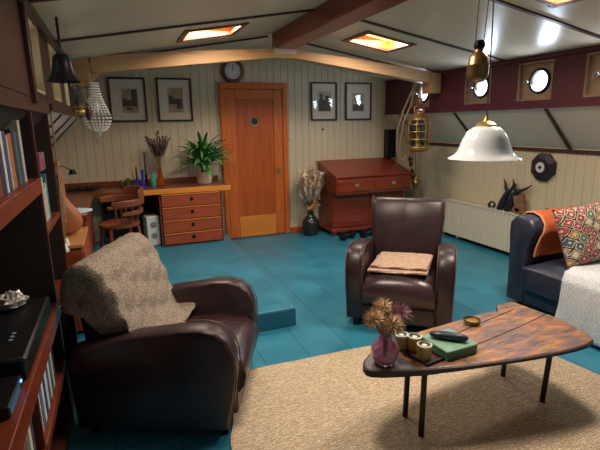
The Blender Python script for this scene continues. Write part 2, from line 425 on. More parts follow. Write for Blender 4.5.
def board_wall(name, x0, x1, top, m, M4, pitch=.1, z0=0):
    """tongue and groove boards: real V grooves; local x along wall, local y out of the room (depth), z up"""
    mb = MB(); pts = []
    x = x0
    while x < x1-1e-6:
        xe = min(x+pitch, x1)
        pts += [(x, .008), (x+.005, 0), (xe-.005, 0)]
        x = xe
    pts.append((x1, .008))
    lo = [M4 @ Vector((p[0], p[1], z0)) for p in pts]; hi = [M4 @ Vector((p[0], p[1], top(p[0]))) for p in pts]
    mb.loft([lo, hi], cap=False, closed=False)
    bx0 = [M4 @ Vector((a, b, z0)) for a, b in ((x0, .0085), (x1, .0085), (x1, .05), (x0, .05))]
    o = mb.build(name, m, smooth=0)
    return struct(o)
# back wall behind everything, boards facing -Y ; the outline follows ceiling and hull wings
def back_top(x):
    if x < XL: return 1.25 + (x-XHL)/(XL-XHL)*(1.66-1.25)
    if x > XT+.1: return 1.66 - (x-XT-.1)/(XH-XT-.1)*.41
    return zc(x) + .02
board_wall('wall_back', XHL, XH+.02, back_top, M['cream'], Matrix.Translation((0, YW, 0)))
struct(MB().b2(XHL-.1, XH+.1, YW+.01, YW+.05, -.06, 2.7).build('wall_back_outer', M['cream']))
# hull walls (cream boards) + slanted side-deck panels + cabin trunk walls
MR = Matrix(((0, 1, 0, XH), (1, 0, 0, 0), (0, 0, 1, 0), (0, 0, 0, 1)))
board_wall('wall_right', Y0, YW, lambda t: 1.26, M['cream'], MR)
ML = Matrix(((0, -1, 0, XHL), (1, 0, 0, 0), (0, 0, 1, 0), (0, 0, 0, 1)))
board_wall('wall_left', Y0, YW, lambda t: 1.26, M['cream'], ML)
def slab_yz(name, prof, y0, y1, m):
    mb = MB(); mb.loft([[Vector((p[0], y, p[1])) for p in prof] for y in (y0, y1)])
    return struct(mb.build(name, m, smooth=0))
slab_yz('wall_right_deck_slope', [(XT, 1.655), (XH+.01, 1.255), (XH+.03, 1.29), (XT+.02, 1.69)], Y0, YW, M['slant'])
slab_yz('wall_left_deck_slope', [(XL, 1.655), (XHL-.01, 1.255), (XHL-.03, 1.29), (XL-.02, 1.69)], Y0, YW, M['slant'])
def trunk(name, side, x, wins, m):
    """upper wall with a square opening behind every porthole plate"""
    mb = MB(); d = .05*side; ws = sorted(wins); y = Y0; z0, z1 = 1.655, zc(x)+.02
    for (a, b) in ws:
        mb.b2(x, x+d, y, a, z0, z1); mb.b2(x, x+d, a, b, z0, 1.73); mb.b2(x, x+d, a, b, 2.09, z1); y = b
    mb.b2(x, x+d, y, YW, z0, z1)
    return struct(mb.build(name, m, smooth=0))
winR = [(2.5, 2.9), (3.22, 3.62), (3.98, 4.38), (5.02, 5.42)]
winL = [(2.55, 3.03), (3.48, 3.92), (4.3, 4.62)]
trunk('wall_right_cabin', 1, XT, winR, M['maroon'])
trunk('wall_left_cabin', -1, XL, winL, M['darkwood'])
def porthole(n, side, x, a, b):
    yc = (a+b)/2; zc_ = 1.91; pc = yc-.035; r = .096
    # square brass plate with a round hole, set .04 back
    mb = MB(); N = 32; dep = .03 if side > 0 else .17; xp = x + dep*side
    def sq(t):
        c, s = math.cos(t), math.sin(t); k = 1/max(abs(c), abs(s)); return c*k*(b-a)/2, s*k*.18
    for x0 in (xp,):
        outer = [Vector((x0, yc+sq(2*PI*i/N)[0], zc_+sq(2*PI*i/N)[1])) for i in range(N)]
        inner = [Vector((x0, pc+r*math.cos(2*PI*i/N), zc_+r*math.sin(2*PI*i/N))) for i in range(N)]
        inner2 = [p+Vector((.05*side, 0, 0)) for p in inner]
        mb.loft([outer, inner, inner2], cap=False)
    w = mb.build('window_%d' % n, M['brassplate'] if side > 0 else M['jamb'], smooth=30); struct(w)
    Mx = Matrix.Translation((xp-.004*side, pc, zc_)) @ Matrix.Rotation(-PI/2*side, 4, 'Y')
    MB().lathe([(r, 0), (r, .014), (r+.022, .014), (r+.026, 0), (r, 0)], 32, Mx, cap=False).build('ring', M['bronze'], w)
    MB().lathe([(r+.002, -.03), (r+.002, -.034)], 32, Mx).build('glass_pane', M['port'], w)
    mb = MB(); mb.box((xp+.026*side, pc, zc_-.005), (.006, 2*r, .006)); mb.build('glazing_bar', M['blackmetal'], w)
    mb = MB()
    yy = pc + r + .045
    mb.tube([(xp-.035*side, yy+.02*math.cos(t), zc_+.02*math.sin(t)) for t in [k*2*PI/10 for k in range(11)]], .006, 6)
    mb.tube([(xp, yy-.025, zc_), (xp-.035*side, yy-.02, zc_)], .008, 8)
    mb.build('latch', M['chrome'], w)
    # wooden slip round the plate
    mb = MB()
    for (y0, y1, z0, z1) in ((a+.0005, a+.014, 1.7305, 2.0895), (b-.014, b-.0005, 1.7305, 2.0895), (a+.0145, b-.0145, 1.7305, 1.744), (a+.0145, b-.0145, 2.076, 2.0895)):
        mb.b2(x-.006*side, x+(dep+.005)*side, y0, y1, z0, z1)
    mb.build('window_frame', M['brassplate'] if side > 0 else M['jamb'], w)
    return w
n = 1
for a, b in winR: porthole(n, 1, XT, a, b); n += 1
for a, b in winL: porthole(n, -1, XL, a, b); n += 1
# ceiling: two laminate slopes, open over the skylight wells
SKY = [(.61, 1.15, 4.06, 4.56), (2.32, 2.87, 4.06, 4.56), (.61, 1.15, 1.95, 2.47), (2.3, 2.87, 1.95, 2.47)]
mb = MB()
def cbox(x0, x1, y0, y1):
    if x1-x0 < 1e-4 or y1-y0 < 1e-4: return
    mb.loft([[Vector((x, y, zc(x)+t)) for x, t in ((x0, 0), (x1, 0), (x1, .03), (x0, .03))] for y in (y0, y1)])
ys = sorted({Y0, YW+.03} | {s[2] for s in SKY} | {s[3] for s in SKY})
for y0, y1 in zip(ys[:-1], ys[1:]):
    for xa, xb in ((XL-.06, XC), (XC, XT+.06)):
        hs = [s for s in SKY if s[2] <= y0+1e-5 and s[3] >= y1-1e-5 and xa < s[0] < xb]
        if hs: cbox(xa, hs[0][0], y0, y1); cbox(hs[0][1], xb, y0, y1)
        else: cbox(xa, xb, y0, y1)
struct(mb.build('ceiling', M['ceil'], smooth=0))
# ceiling battens
k = 1
def batten_x(y, xa, xb, w=.035):
    global k
    mb = MB(); mb.loft([[Vector((x, y+dy, zc(x)-t)) for dy, t in ((-w/2, .0), (w/2, .0), (w/2, .014), (-w/2, .014))] for x in (xa, xb)])
    struct(mb.build('trim_%d' % k, M['batten'], smooth=0)); k += 1
for y in (5.05, 3.8, 2.66, 1.2, -.1):
    batten_x(y, XL+.002, 1.648); batten_x(y, 1.882, XT-.002)
def bar(p, q, w, d, m, name=None):
    global k
    p = Vector(p); q = Vector(q); t = (q-p).normalized(); u = Vector((0, 1, 0)) if abs(t.y) < .9 else Vector((1, 0, 0))
    u = (u - t*u.dot(t)).normalized(); v = t.cross(u)
    mb = MB(); mb.loft([[c + u*a*w/2 + v*b*d/2 for a, b in ((-1, -1), (1, -1), (1, 1), (-1, 1))] for c in (p, q)])
    struct(mb.build(name or 'trim_%d' % k, m, smooth=0)); k += 1
# battens on the right and left side-deck slopes, and along their lower edges
for y in (3.27, 4.55, 5.7, 1.95, .7):
    bar((XT+.006, y, 1.645), (XH-.006, y, 1.247), .035, .014, M['batten'])
for y in (3.9, 4.7, 5.5):
    bar((XL-.006, y, 1.645), (XHL+.006, y, 1.247), .035, .014, M['batten'])
bar((XH-.012, Y0, 1.235), (XH-.012, YW-.01, 1.235), .02, .035, M['batten'])
bar((XHL+.012, 3.12, 1.235), (XHL+.012, YW-.01, 1.235), .02, .035, M['batten'])
bar((XT-.012, Y0, 1.668), (XT-.012, YW-.01, 1.668), .02, .03, M['maroon'])
bar((XT-.012, Y0, zc(XT)-.018), (XT-.012, YW-.01, zc(XT)-.018), .02, .035, M['maroon'])
bar((XL+.014, Y0, zc(XL)-.03), (XL+.014, YW-.01, zc(XL)-.03), .03, .06, M['darkwood'])
bar((XL+.012, 3.12, 1.668), (XL+.012, YW-.01, 1.668), .02, .035, M['darkwood'])
# back baseboard and black strip at the right wall foot
struct(MB().b2(2.24, XH-.01, YW-.022, YW-.001, 0, .075).build('baseboard_back', M['doorpanel'], bevel=.004))
struct(MB().b2(XH-.025, XH-.001, Y0, YW-.025, 0, .045).build('wall_right_dark_strip', M['blackmetal']))  # black strip standing in for the dark gap along the wall foot
# heavy longitudinal beam and the pine cross beam under it
struct(MB().b2(1.65, 1.88, Y0, 4.92, 2.325, 2.52).build('trim_ridge_beam', M['beamred'], bevel=.012))
def pine(name, pts):
    mb = MB(); mb.loft([[Vector((x, y, z)) for y, z in ((4.83, zb), (4.95, zb), (4.95, zt), (4.83, zt))] for x, zb, zt in pts])
    return struct(mb.build(name, M['beamlight'], smooth=0, bevel=.006))
pine('trim_cross_beam', [(-.15, 2.035, 2.19), (.8, 2.14, 2.275), (1.66, 2.235, 2.324), (1.87, 2.235, 2.324), (2.7, 2.13, 2.25), (3.79, 1.985, 2.125)])
struct(MB().b2(-.345, -.165, 4.81, 4.97, 1.905, 2.17).build('trim_left_beam_block', M['beamlight'], bevel=.008))
struct(MB().b2(3.64, 3.795, 4.80, 4.98, 1.885, 2.125).build('trim_right_beam_block', M['beamlight'], bevel=.008))
mb = MB(); mb.loft([[Vector((x, y, z)) for x, z in ((-.164, 1.95), (-.164, 2.034), (-.09, 2.034))] for y in (4.85, 4.93)])
struct(mb.build('trim_beam_brace', M['beamlight'], smooth=0))
struct(MB().b2(1.64, 1.89, 4.815, 4.829, 2.27, 2.345).build('trim_beam_bracket', M['switchp'], bevel=.004))

# the door
d = bpy.data.objects.new('door_1', None); COL.objects.link(d); d.location = (1.755, YW, 0); struct(d)
mb = MB()
for x0, x1 in ((-.465, -.395), (.395, .465)): mb.b2(x0, x1, -.05, -.002, 0, 2.08)
mb.b2(-.465, .465, -.052, -.002, 2.0, 2.082)
mb.build('door_frame', M['door'], d, bevel=.008)
mb = MB()
for x0, x1, z0, z1 in ((-.393, -.265, .01, 1.998), (.265, .393, .01, 1.998), (-.264, .264, 1.87, 1.998)):
    mb.b2(x0, x1, -.034, -.003, z0, z1)
mb.build('door_leaf', M['door'], d, bevel=.005)
MB().b2(-.264, .264, -.036, -.003, .01, .3).build('bottom_rail', M['doorlow'], d, bevel=.005)
MB().b2(-.264, .264, -.022, -.003, .3, 1.87).build('door_panel', M['doorpanel'], d)
Mx = Matrix.Translation((-.005, -.024, 1.585)) @ Matrix.Rotation(PI/2, 4, 'X')
pw = MB().lathe([(.045, 0), (.047, .012), (.06, .014), (.065, 0)], 28, Mx).build('spyhole_ring', M['brassplate'], d)
MB().lathe([(.046, .008), (.046, .013)], 28, Mx).build('spyhole_glass', M['black'], pw)
mb = MB(); mb.tube([(.335, -.034, .94), (.335, -.08, .94), (.32, -.085, .94), (.23, -.085, .925)], .009, 8)
mb.b2(.32, .35, -.042, -.033, .84, .99)
mb.build('door_handle', M['brass'], d)

# ------------------------------------------------------------------ skylights
sl = [('left skylight of the far pair, glowing warm between ridge beam and bell side', 'far'), ('right skylight of the far pair, glowing warm beside the ridge beam', 'far'),
      None, ('glowing skylight cut by the top edge of the photo, above the pendant lamp cords', 'near'), None, None]
LBL = {0: 'glowing wooden framed skylight left of the dark red ridge beam, above the wall clock',
       1: 'glowing wooden framed skylight right of the ridge beam, above the two small right pictures',
       2: 'glowing skylight left of the ridge beam, nearer than the one above the clock',
       3: 'glowing skylight at the top edge, right of the pendant lamp cords',
       4: 'glowing skylight left of the ridge beam, nearest to the bookcase end',
       5: 'glowing skylight right of the ridge beam, above the near sofa end'}
for i, (x0, x1, y0, y1) in enumerate(SKY):
    xm, ym = (x0+x1)/2, (y0+y1)/2; s = math.atan((zc(x1)-zc(x0))/(x1-x0))
    t = thing('skylight', LBL[i], 'skylight', (xm, ym, zc(xm)), 0, 'ceiling skylights')
    R = Matrix.Rotation(-s, 4, 'Y'); w, h = (x1-x0)/2/math.cos(s), (y1-y0)/2
    mb = MB()
    for (cx, cy, sx, sy) in ((-w+.02, 0, .05, 2*h+.05), (w-.02, 0, .05, 2*h+.05), (0, -h+.02, 2*w-.035, .05), (0, h-.02, 2*w-.035, .05)):
        mb.box((0, 0, 0), (sx, sy, .03), M=R @ Matrix.Translation((cx, cy, .002)))
    mb.build('skylight_frame', M['skywood'], t, bevel=.004)
    mb = MB()
    for (cx, cy, sx, sy) in ((-w+.012, 0, .02, 2*h-.02), (w-.012, 0, .02, 2*h-.02), (0, -h+.012, 2*w-.05, .02), (0, h-.012, 2*w-.05, .02)):
        mb.box((0, 0, 0), (sx, sy, .1), M=R @ Matrix.Translation((cx, cy, .068)))
    mb.build('light_well', M['doorlow'], t)
    mb = MB(); mb.box((0, 0, 0), (2*w-.03, 2*h-.03, .01), M=R @ Matrix.Translation((0, 0, .1))); mb.build('glowing_pane', M['sky'], t)

# ------------------------------------------------------------------ armchairs
def arm_profile(top=.625):
    P = [(.03, .06), (.0, .2), (-.025, .36), (-.02, .48), (.01, .56), (.06, .607), (.13, top), (.25, top-.003), (.45, top-.03), (.7, top-.085), (.8, top-.12), (.82, top-.2), (.8, .06)]
    return P
def make_armchair(name, label, loc, rz):
    t = thing(name, label, 'armchair', loc, rz)
    # local: front at y=0 facing -y
    for s in (-1, 1):
        mb = MB(); P = arm_profile()
        rings = []
        for u, ins in ((-.066, .022), (-.058, .008), (-.03, 0), (.03, 0), (.058, .008), (.066, .022)):
            c = Vector((.38, .33))
            ring = []
            for (y, z) in P:
                q = Vector((y, z)); 
                dd = (c-q).normalized()*ins
                lean = .02*max(0, z-.2)*s
                zz = z + dd.y if z > .1 else z
                ring.append(Vector((s*.325+u+lean, y+dd.x, zz)))
            rings.append(ring)
        mb.loft(rings)
        a = mb.build('arm', M['leather'], t, smooth=50, bevel=.008)
        for uu in (-.062, .062):
            mb = MB(); mb.tube([(s*.325+uu+.02*max(0, z-.2)*s, y-.001, z) for y, z in P[:8]], .0035, 6); mb.build('piping', M['piping'], a)
    MB().b2(-.262, .262, .0, .78, .06, .2).build('seat_base', M['leather'], t, bevel=.015)
    mb = MB(); rings = []
    for x, dz in ((-.262, -.03), (-.24, -.006), (-.12, .012), (0, .016), (.12, .012), (.24, -.006), (.262, -.03)):
        rings.append([Vector((x, y, z+(dz if z > .3 else 0))) for y, z in ((-.01, .2), (-.04, .24), (-.052, .3), (-.035, .375), (.03, .415), (.2, .432), (.4, .415), (.6, .39), (.6, .2))])
    mb.loft(rings); st = mb.build('seat_cushion', M['leather2'], t, smooth=60)
    mb = MB(); mb.tube([(-.09, -.037, .375), (-.09, .03, .43), (-.09, .2, .446)], .0025, 5); mb.tube([(.09, -.037, .375), (.09, .03, .43), (.09, .2, .446)], .0025, 5); mb.build('seam', M['leather'], st)
    # tilted back
    mb = MB(); rings = []
    prof = [(.53, .22), (.545, .4), (.58, .6), (.625, .76), (.66, .875), (.695, .908), (.735, .91), (.775, .888), (.79, .83), (.78, .5), (.77, .08), (.6, .08)]
    for x, k1 in ((-.305, .03), (-.29, .008), (-.26, 0), (-.02, -.008), (0, -.003), (.02, -.008), (.26, 0), (.29, .008), (.305, .03)):
        ring = []
        for y, z in prof:
            xx = x*(.9 if z < .5 else .9+.1*min(1, (z-.5)/.2))
            ring.append(Vector((xx if z > .3 else max(-.255, min(.255, xx)), y+(k1 if y < .7 else -k1), z-(max(0, k1)*.9 if z > .83 else 0))))
        rings.append(ring)
    mb.loft(rings); b = mb.build('backrest', M['leather'], t, smooth=60)
    for sx in (-1, 1):
        MB().tube([(sx*.3, y+.03, z) for y, z in prof[3:7]], .004, 6).build('piping', M['piping'], b)
    for x in (-.32, .32):
        for y in (.06, .74):
            MB().lathe([(.028, 0), (.032, .062)], 4, Matrix.Translation((x, y, 0)) @ Matrix.Rotation(PI/4, 4, 'Z')).build('foot', M['black'], t, smooth=0)
    return t
CA, RA = (.57, 2.345, .0), math.radians(66)
CB, RB = (1.835, 2.70, .0), math.radians(-39)
make_armchair('armchair', 'dark leather club armchair in left foreground under a knitted throw', CA, RA).scale = (1, 1, .955)
make_armchair('armchair', 'dark oxblood leather club armchair facing the room with a folded blanket on its seat', CB, RB)

# knitted throw over the left chair's back
def backface(v):
    """path over the back: rear hanging edge -> top -> front face -> seat ; returns (y, z)"""
    path = [(.833, .70), (.83, .76), (.825, .82), (.80, .90), (.745, .945), (.68, .945), (.625, .895), (.59, .79), (.545, .64), (.51, .53), (.465, .475), (.36, .462)]
    L = [0]
    for a, b in zip(path[:-1], path[1:]): L.append(L[-1]+math.dist(a, b))
    d_ = v*L[-1]
    for i in range(len(path)-1):
        if d_ <= L[i+1]+1e-9:
            f = (d_-L[i])/(L[i+1]-L[i]); return path[i][0]*(1-f)+path[i+1][0]*f, path[i][1]*(1-f)+path[i+1][1]*f
    return path[-1]
def throw_fn(u, v):
    # u 0..1 across from near side (local -x) to far side; the ends fold down the sides
    kk = max(0, min(1, v/.2)); a_ = .44 + .05*kk
    s = -a_ + u*(a_+.425)
    y, z = backface(v)
    x = s; lim = .33
    if abs(s) > lim:
        over = abs(s)-lim
        y2, z2 = backface(min(1, v+.02)); y1, z1 = backface(max(0, v-.02)); tl_ = math.hypot(y2-y1, z2-z1) or 1
        x = math.copysign(lim + .012*min(1, over/.03), s)
        y += -(z2-z1)/tl_*over; z += (y2-y1)/tl_*over - .25*over
        if z < .64: x = math.copysign(lim - .06*min(1, (.64-z)/.1), s)
    z = max(z, .46 if abs(s) < .26 else .48)
    w = .008*math.sin(23*s+5*v) + .006*math.sin(14*v*3+s*9)
    n_ = (0, .7, .5)
    if v > .42 and abs(s) < lim: y -= abs(w)*1.2; z += abs(w)*.6
    if v > .5: y -= .012
    for sc in (-.2, -.17, -.02, .0, .02, .2):
        z += .009*math.exp(-((s-sc)/.006)**2)
    return Vector((x, y, z))
mb = MB(); mb.grid(throw_fn, 90, 60)
th = mb.build('knitted_throw', M['throw'], loc=CA, rz=RA, solid=.014, smooth=80, sub=1); th.scale = (1, 1, .955)
tag(th, 'speckled beige brown knitted throw draped over the back of the left armchair', 'throw')

# folded blanket on the right chair's seat
t = thing('folded_blanket', 'folded beige striped woven blanket lying on the seat of the facing armchair', 'blanket', (CB[0]+.02, CB[1]+.02, .445), RB)
def fold_layer(z, cx, cy, w, dd, rot):
    mb = MB(); R = Matrix.Translation((cx, cy, z)) @ Matrix.Rotation(rot, 4, 'Z')
    def fn(u, v):
        x = (u-.5)*w; y = (v-.5)*dd
        return R @ Vector((x, y, .008*math.sin(7*x+3*y)-.02*max(0, abs(u-.5)*2-.85)+.04*max(0, v-.75)))
    mb.grid(fn, 16, 14); return mb
fold_layer(.012, -.01, .215, .45, .42, -.06).build('lower_layer', M['fold'], t, solid=.022, bevel=0, smooth=80, sub=1)
fold_layer(.036, -.0, .235, .43, .37, -.1).build('upper_layer', M['fold'], t, solid=.022, smooth=80, sub=1)

# ------------------------------------------------------------------ rug
mb = MB(); RP = [(.42, 1.98), (.595, 2.59), (1.55, 2.6), (2.25, 2.42), (2.53, 2.16), (2.63, 1.68), (2.62, .3), (.2, .3)]
RP = [(.40, 2.02), (.60, 2.6), (2.45, 2.55), (2.56, 2.1), (2.64, 1.6), (2.6, .3), (.05, .3)]
def rug_edge(i):
    pass
pts = []
for a, b in zip(RP, RP[1:]+RP[:1]):
    n_ = max(2, int(math.dist(a, b)/.06))
    for i in range(n_):
        f = i/n_; pts.append((a[0]*(1-f)+b[0]*f+random.uniform(-.004, .004), a[1]*(1-f)+b[1]*f+random.uniform(-.004, .004)))
mb.prism(pts, .001, .012)
tag(mb.build('area_rug', M['rug'], smooth=0), 'large beige woven jute rug on the blue floor under the coffee table', 'rug')

# ------------------------------------------------------------------ coffee table
ZT = .40
OUT = [(1.043, 1.803), (1.021, 1.771), (1.015, 1.736), (1.03, 1.71), (1.078, 1.685), (1.15, 1.66), (1.262, 1.621), (1.441, 1.574), (1.647, 1.537), (1.78, 1.515), (1.904, 1.501), (2.0, 1.49), (2.096, 1.486), (2.19, 1.49), (2.266, 1.515), (2.30, 1.575), (2.325, 1.68), (2.338, 1.793), (2.31, 1.954), (2.294, 2.078), (2.157, 2.075), (2.091, 2.0), (1.991, 2.019), (1.698, 1.983), (1.501, 1.962), (1.326, 1.938), (1.122, 1.863)]
CX = 1.225
t = thing('coffee_table', 'low freeform coffee table of one weathered plank on thin dark metal legs', 'coffee table', (1.65, 1.75, 0))
def loc2(p): return (p[0]-1.65, p[1]-1.75)
wood = [loc2(p) for p in OUT if p[0] > CX-.001 or p[0] == 1.22]
a0 = loc2((CX, 1.633)); a1 = loc2((CX, 1.901))
right = [loc2(p) for p in OUT[6:26]]; left = [loc2(p) for p in OUT[:6]]; left2 = [loc2(p) for p in OUT[26:]]
mb = MB(); mb.prism([a0]+right+[a1], ZT-.022, ZT); top = mb.build('tabletop', [M['table']], t, bevel=.006, smooth=0)
mb = MB(); mb.prism([a1]+[q for q in left2 if q[0] < CX-1.65-.006]+left+[a0], ZT-.036, ZT-.001); mb.build('end_piece', M['tableend'], t, bevel=.006, smooth=0)
# dark band round the edge
mb = MB()
loop = [loc2(p) for p in OUT]
def outset(i, d_):
    a, b, c = Vector(loop[i-1]), Vector(loop[i]), Vector(loop[(i+1) % len(loop)])
    nn = ((b-a).normalized()+(c-b).normalized()); nn = Vector((nn.y, -nn.x)).normalized(); return b+nn*d_
rin = [outset(i, -.004) for i in range(len(loop))]; rout = [outset(i, .006) for i in range(len(loop))]
def zlow(p): return ZT-.024-.016*max(0, min(1, (1.5-1.65-p.x)/.3))
mb.loft([[Vector((p.x, p.y, zlow(p))) for p in rin], [Vector((p.x, p.y, zlow(p)+.002)) for p in rout], [Vector((p.x, p.y, ZT-.006)) for p in rout], [Vector((p.x, p.y, ZT-.004)) for p in rin]], cap=False)
mb.build('edge_band', M['tableedge'], t, smooth=0)
for pts in ([(1.6, 1.84), (1.75, 1.88), (1.9, 1.915), (2.05, 1.945), (2.2, 1.98)], [(1.6, 1.70), (1.75, 1.725), (1.95, 1.765), (2.12, 1.80), (2.32, 1.85)]):
    mb = MB(); mb.loft([[Vector((p[0]-1.65, p[1]-1.75-.0035, ZT+.0006)), Vector((p[0]-1.65, p[1]-1.75+.0035, ZT+.0006)), Vector((p[0]-1.65, p[1]-1.75, ZT-.004))] for p in pts])
    mb.build('crack', M['crack'], t, smooth=0)
for (bx, by, tx, ty) in ((1.30, 1.81, 1.30, 1.80), (1.281, 1.645, 1.285, 1.645), (2.079, 1.907, 2.075, 1.9), (2.071, 1.618, 2.10, 1.62)):
    mb = MB(); mb.tube([(bx-1.65, by-1.75, .013), (tx-1.65, ty-1.75, ZT-.023 if tx > 1.4 else ZT-.0365)], .0145, 12); mb.build('leg', M['legmetal'], t)

# purple vase with dried thistles
VX, VY = 1.122, 1.745
t = thing('glass_vase', 'purple glass vase on the grey end of the coffee table holding dried thistles', 'vase', (VX, VY, ZT))
MB().lathe([(.04, .001), (.05, .008), (.062, .03), (.068, .06), (.066, .085), (.052, .11), (.034, .125), (.028, .135), (.03, .15), (.036, .163), (.031, .163), (.025, .135), (.03, .124), (.048, .108), (.061, .085), (.062, .06), (.055, .03), (.04, .014), (.001, .012)], 32, cap=False).build('vase_body', M['purple'], t)
heads = [(-.055, -.01, .245, .048, 'straw'), (.0, -.045, .225, .05, 'straw'), (.06, .0, .24, .052, 'mauve'), (.01, .04, .265, .045, 'straw'), (-.01, -.02, .185, .04, 'mauve'), (.075, .04, .215, .042, 'mauve')]
heads = [(a*1.35, b*1.3, .16+(c-.165)*1.05, d*1.15, e) for a, b, c, d, e in heads]
hl = ['straw coloured dried thistle at the left of the purple vase', 'straw coloured dried thistle at the front of the purple vase', 'large mauve dried thistle leaning right from the purple vase', 'straw coloured dried thistle standing tallest in the purple vase', 'small mauve dried thistle just over the purple vase neck', 'small mauve dried thistle furthest right and lowest in the purple vase']
for i, (dx, dy, z, r, kd) in enumerate(heads):
    t = thing('dried_thistle', hl[i], 'dried flower', (VX, VY, ZT), 0, 'dried thistles in the purple vase')
    mb = MB(); mb.tube([(dx*.1, dy*.1, .02), (dx*.15, dy*.15, .13), (dx*.5, dy*.5, .17 if z > .2 else .155), (dx, dy, z-.01)], .003, 5); mb.build('stem', M['stem'], t)
    mb = MB(); c = Vector((dx, dy, z)); mb.ball(c, r*.45, 10, 7)
    for _ in range(200):
        v = Vector((random.gauss(0, 1), random.gauss(0, 1), random.gauss(.15, 1))).normalized()
        mb.tube([c+v*r*.35, c+v*r*random.uniform(.8, 1.12)], [.0032, .0006], 3, cap=False)
    mb.build('flower_head', M['thistle'] if kd == 'mauve' else M['thistle2'], t)

# tray with three candle cups
tr = thing('candle_tray', 'shallow dark wooden tray beside the green box, holding three candle cups', 'tray', (1.322, 1.755, ZT), math.radians(-80))
# local x along the long side
tl, tw = .235, .115
MB().b2(-tl/2, tl/2, -tw/2, tw/2, .001, .007).build('tray_base', M['darkwood'], tr)
mb = MB()
for a_, b_, c_, d_ in ((-tl/2, tl/2, -tw/2-.004, -tw/2+.003), (-tl/2, tl/2, tw/2-.003, tw/2+.004), (-tl/2-.004, -tl/2+.003, -tw/2, tw/2), (tl/2-.003, tl/2+.004, -tw/2, tw/2)):
    mb.b2(a_, b_, c_, d_, .001, .016)
mb.build('tray_rim', M['tableedge'], tr)
cup_pos = [(1.272, 1.83, 'back left'), (1.322, 1.785, 'middle'), (1.312, 1.69, 'front')]
cl = ['straw coloured candle cup, furthest left on the dark tray', 'straw coloured candle cup, middle one on the dark tray', 'straw coloured candle cup, nearest on the dark tray']
for i, (x, y, w) in enumerate(cup_pos):
    c = thing('candle_cup', cl[i], 'candle', (x, y, ZT+.0075), 0, 'candle cups on the tray'); c.scale = (1.1, 1.1, 1.15)
    MB().lathe([(.027, 0), (.031, .004), (.033, .03), (.032, .062), (.027, .066), (.026, .055), (.001, .055)], 24, cap=False).build('cup', M['cup'], c)
    MB().lathe([(.033, .058), (.034, .066), (.028, .069), (.026, .062)], 24, cap=False).build('rim_ring', M['wax'], c)
    MB().lathe([(.025, .056), (.025, .0595), (.012, .0595)], 20).build('candle_wax', M['wick'], c)
    MB().lathe([(.012, .0597), (.012, .063)], 14).build('tealight', M['wax'], c)
g = thing('green_box', 'flat green rectangular box on the coffee table with a dark case on its lid', 'box', (1.497, 1.738, ZT), math.radians(3))
MB().b2(-.098, .098, -.102, .102, .001, .036).build('box_body', M['greenside'], g, bevel=.003)
MB().b2(-.1, .1, -.104, .104, .0365, .05).build('lid', M['greentin'], g, bevel=.004)
mb = MB(); rings = []
for s_, w_, h_ in ((-.095, .006, .006), (-.085, .02, .014), (-.04, .026, .02), (.04, .026, .02), (.085, .02, .014), (.095, .006, .006)):
    rings.append([Vector((s_, w_*math.cos(2*PI*k_/12), .0205+h_*math.sin(2*PI*k_/12))) for k_ in range(12)])
mb.loft(rings)
gc = mb.build('spectacle_case', M['darkblue'], loc=(1.495, 1.735, ZT+.0502), rz=math.radians(-42), smooth=60)
tag(gc, 'dark blue rounded spectacle case lying on top of the green box', 'case')
mb = MB(); mb.lathe([(.03, .001), (.042, .006), (.048, .018), (.046, .019), (.04, .01), (.001, .006)], 28, cap=False)
dsh = thing('brass_dish', 'small round brass dish with dark rim near the far table edge', 'dish', (1.82, 1.925, ZT+.001))
mb.build('bowl', M['brass'], dsh); MB().lathe([(.045, .018), (.049, .02), (.049, .025), (.044, .024)], 28, cap=False).build('rim', M['tableedge'], dsh)

# ------------------------------------------------------------------ sofa
SX = 3.03
s = thing('sofa', 'dark navy leather sofa along the right wall with draped blankets', 'sofa', (SX, 2.86, 0))
def armshape():
    # far arm, front face looks -X ; width along y from -.29 to 0, rolled top
    P = [(-.20, .05), (-.205, .5), (-.235, .61), (-.262, .67), (-.255, .725), (-.2, .77), (-.13, .785), (-.06, .772), (-.012, .72), (-.006, .64), (-.012, .5), (-.035, .05)]
    return P
def sofa_arm(name, dy, flip):
    mb = MB(); rings = []
    for x, ins in ((0, .03), (.012, .008), (.04, 0), (.6, 0), (.95, -.0), (1.0, .03)):
        c = Vector((-.115, .45)); ring = []
        for y, z in armshape():
            q = Vector((y, z)); dd = (c-q).normalized()*ins
            ring.append(Vector((x, (flip*(y+dd.x))+dy, z+(dd.y if z > .1 else 0) + .02*(x > .9))))
        rings.append(ring)
    mb.loft(rings); return mb.build(name, M['sofa'], s, smooth=50)
sofa_arm('arm', 0, 1); sofa_arm('arm', -2.3, -1)
MB().b2(.0, .98, -2.07, -.206, .06, .21).build('base', M['sofa'], s, bevel=.02)
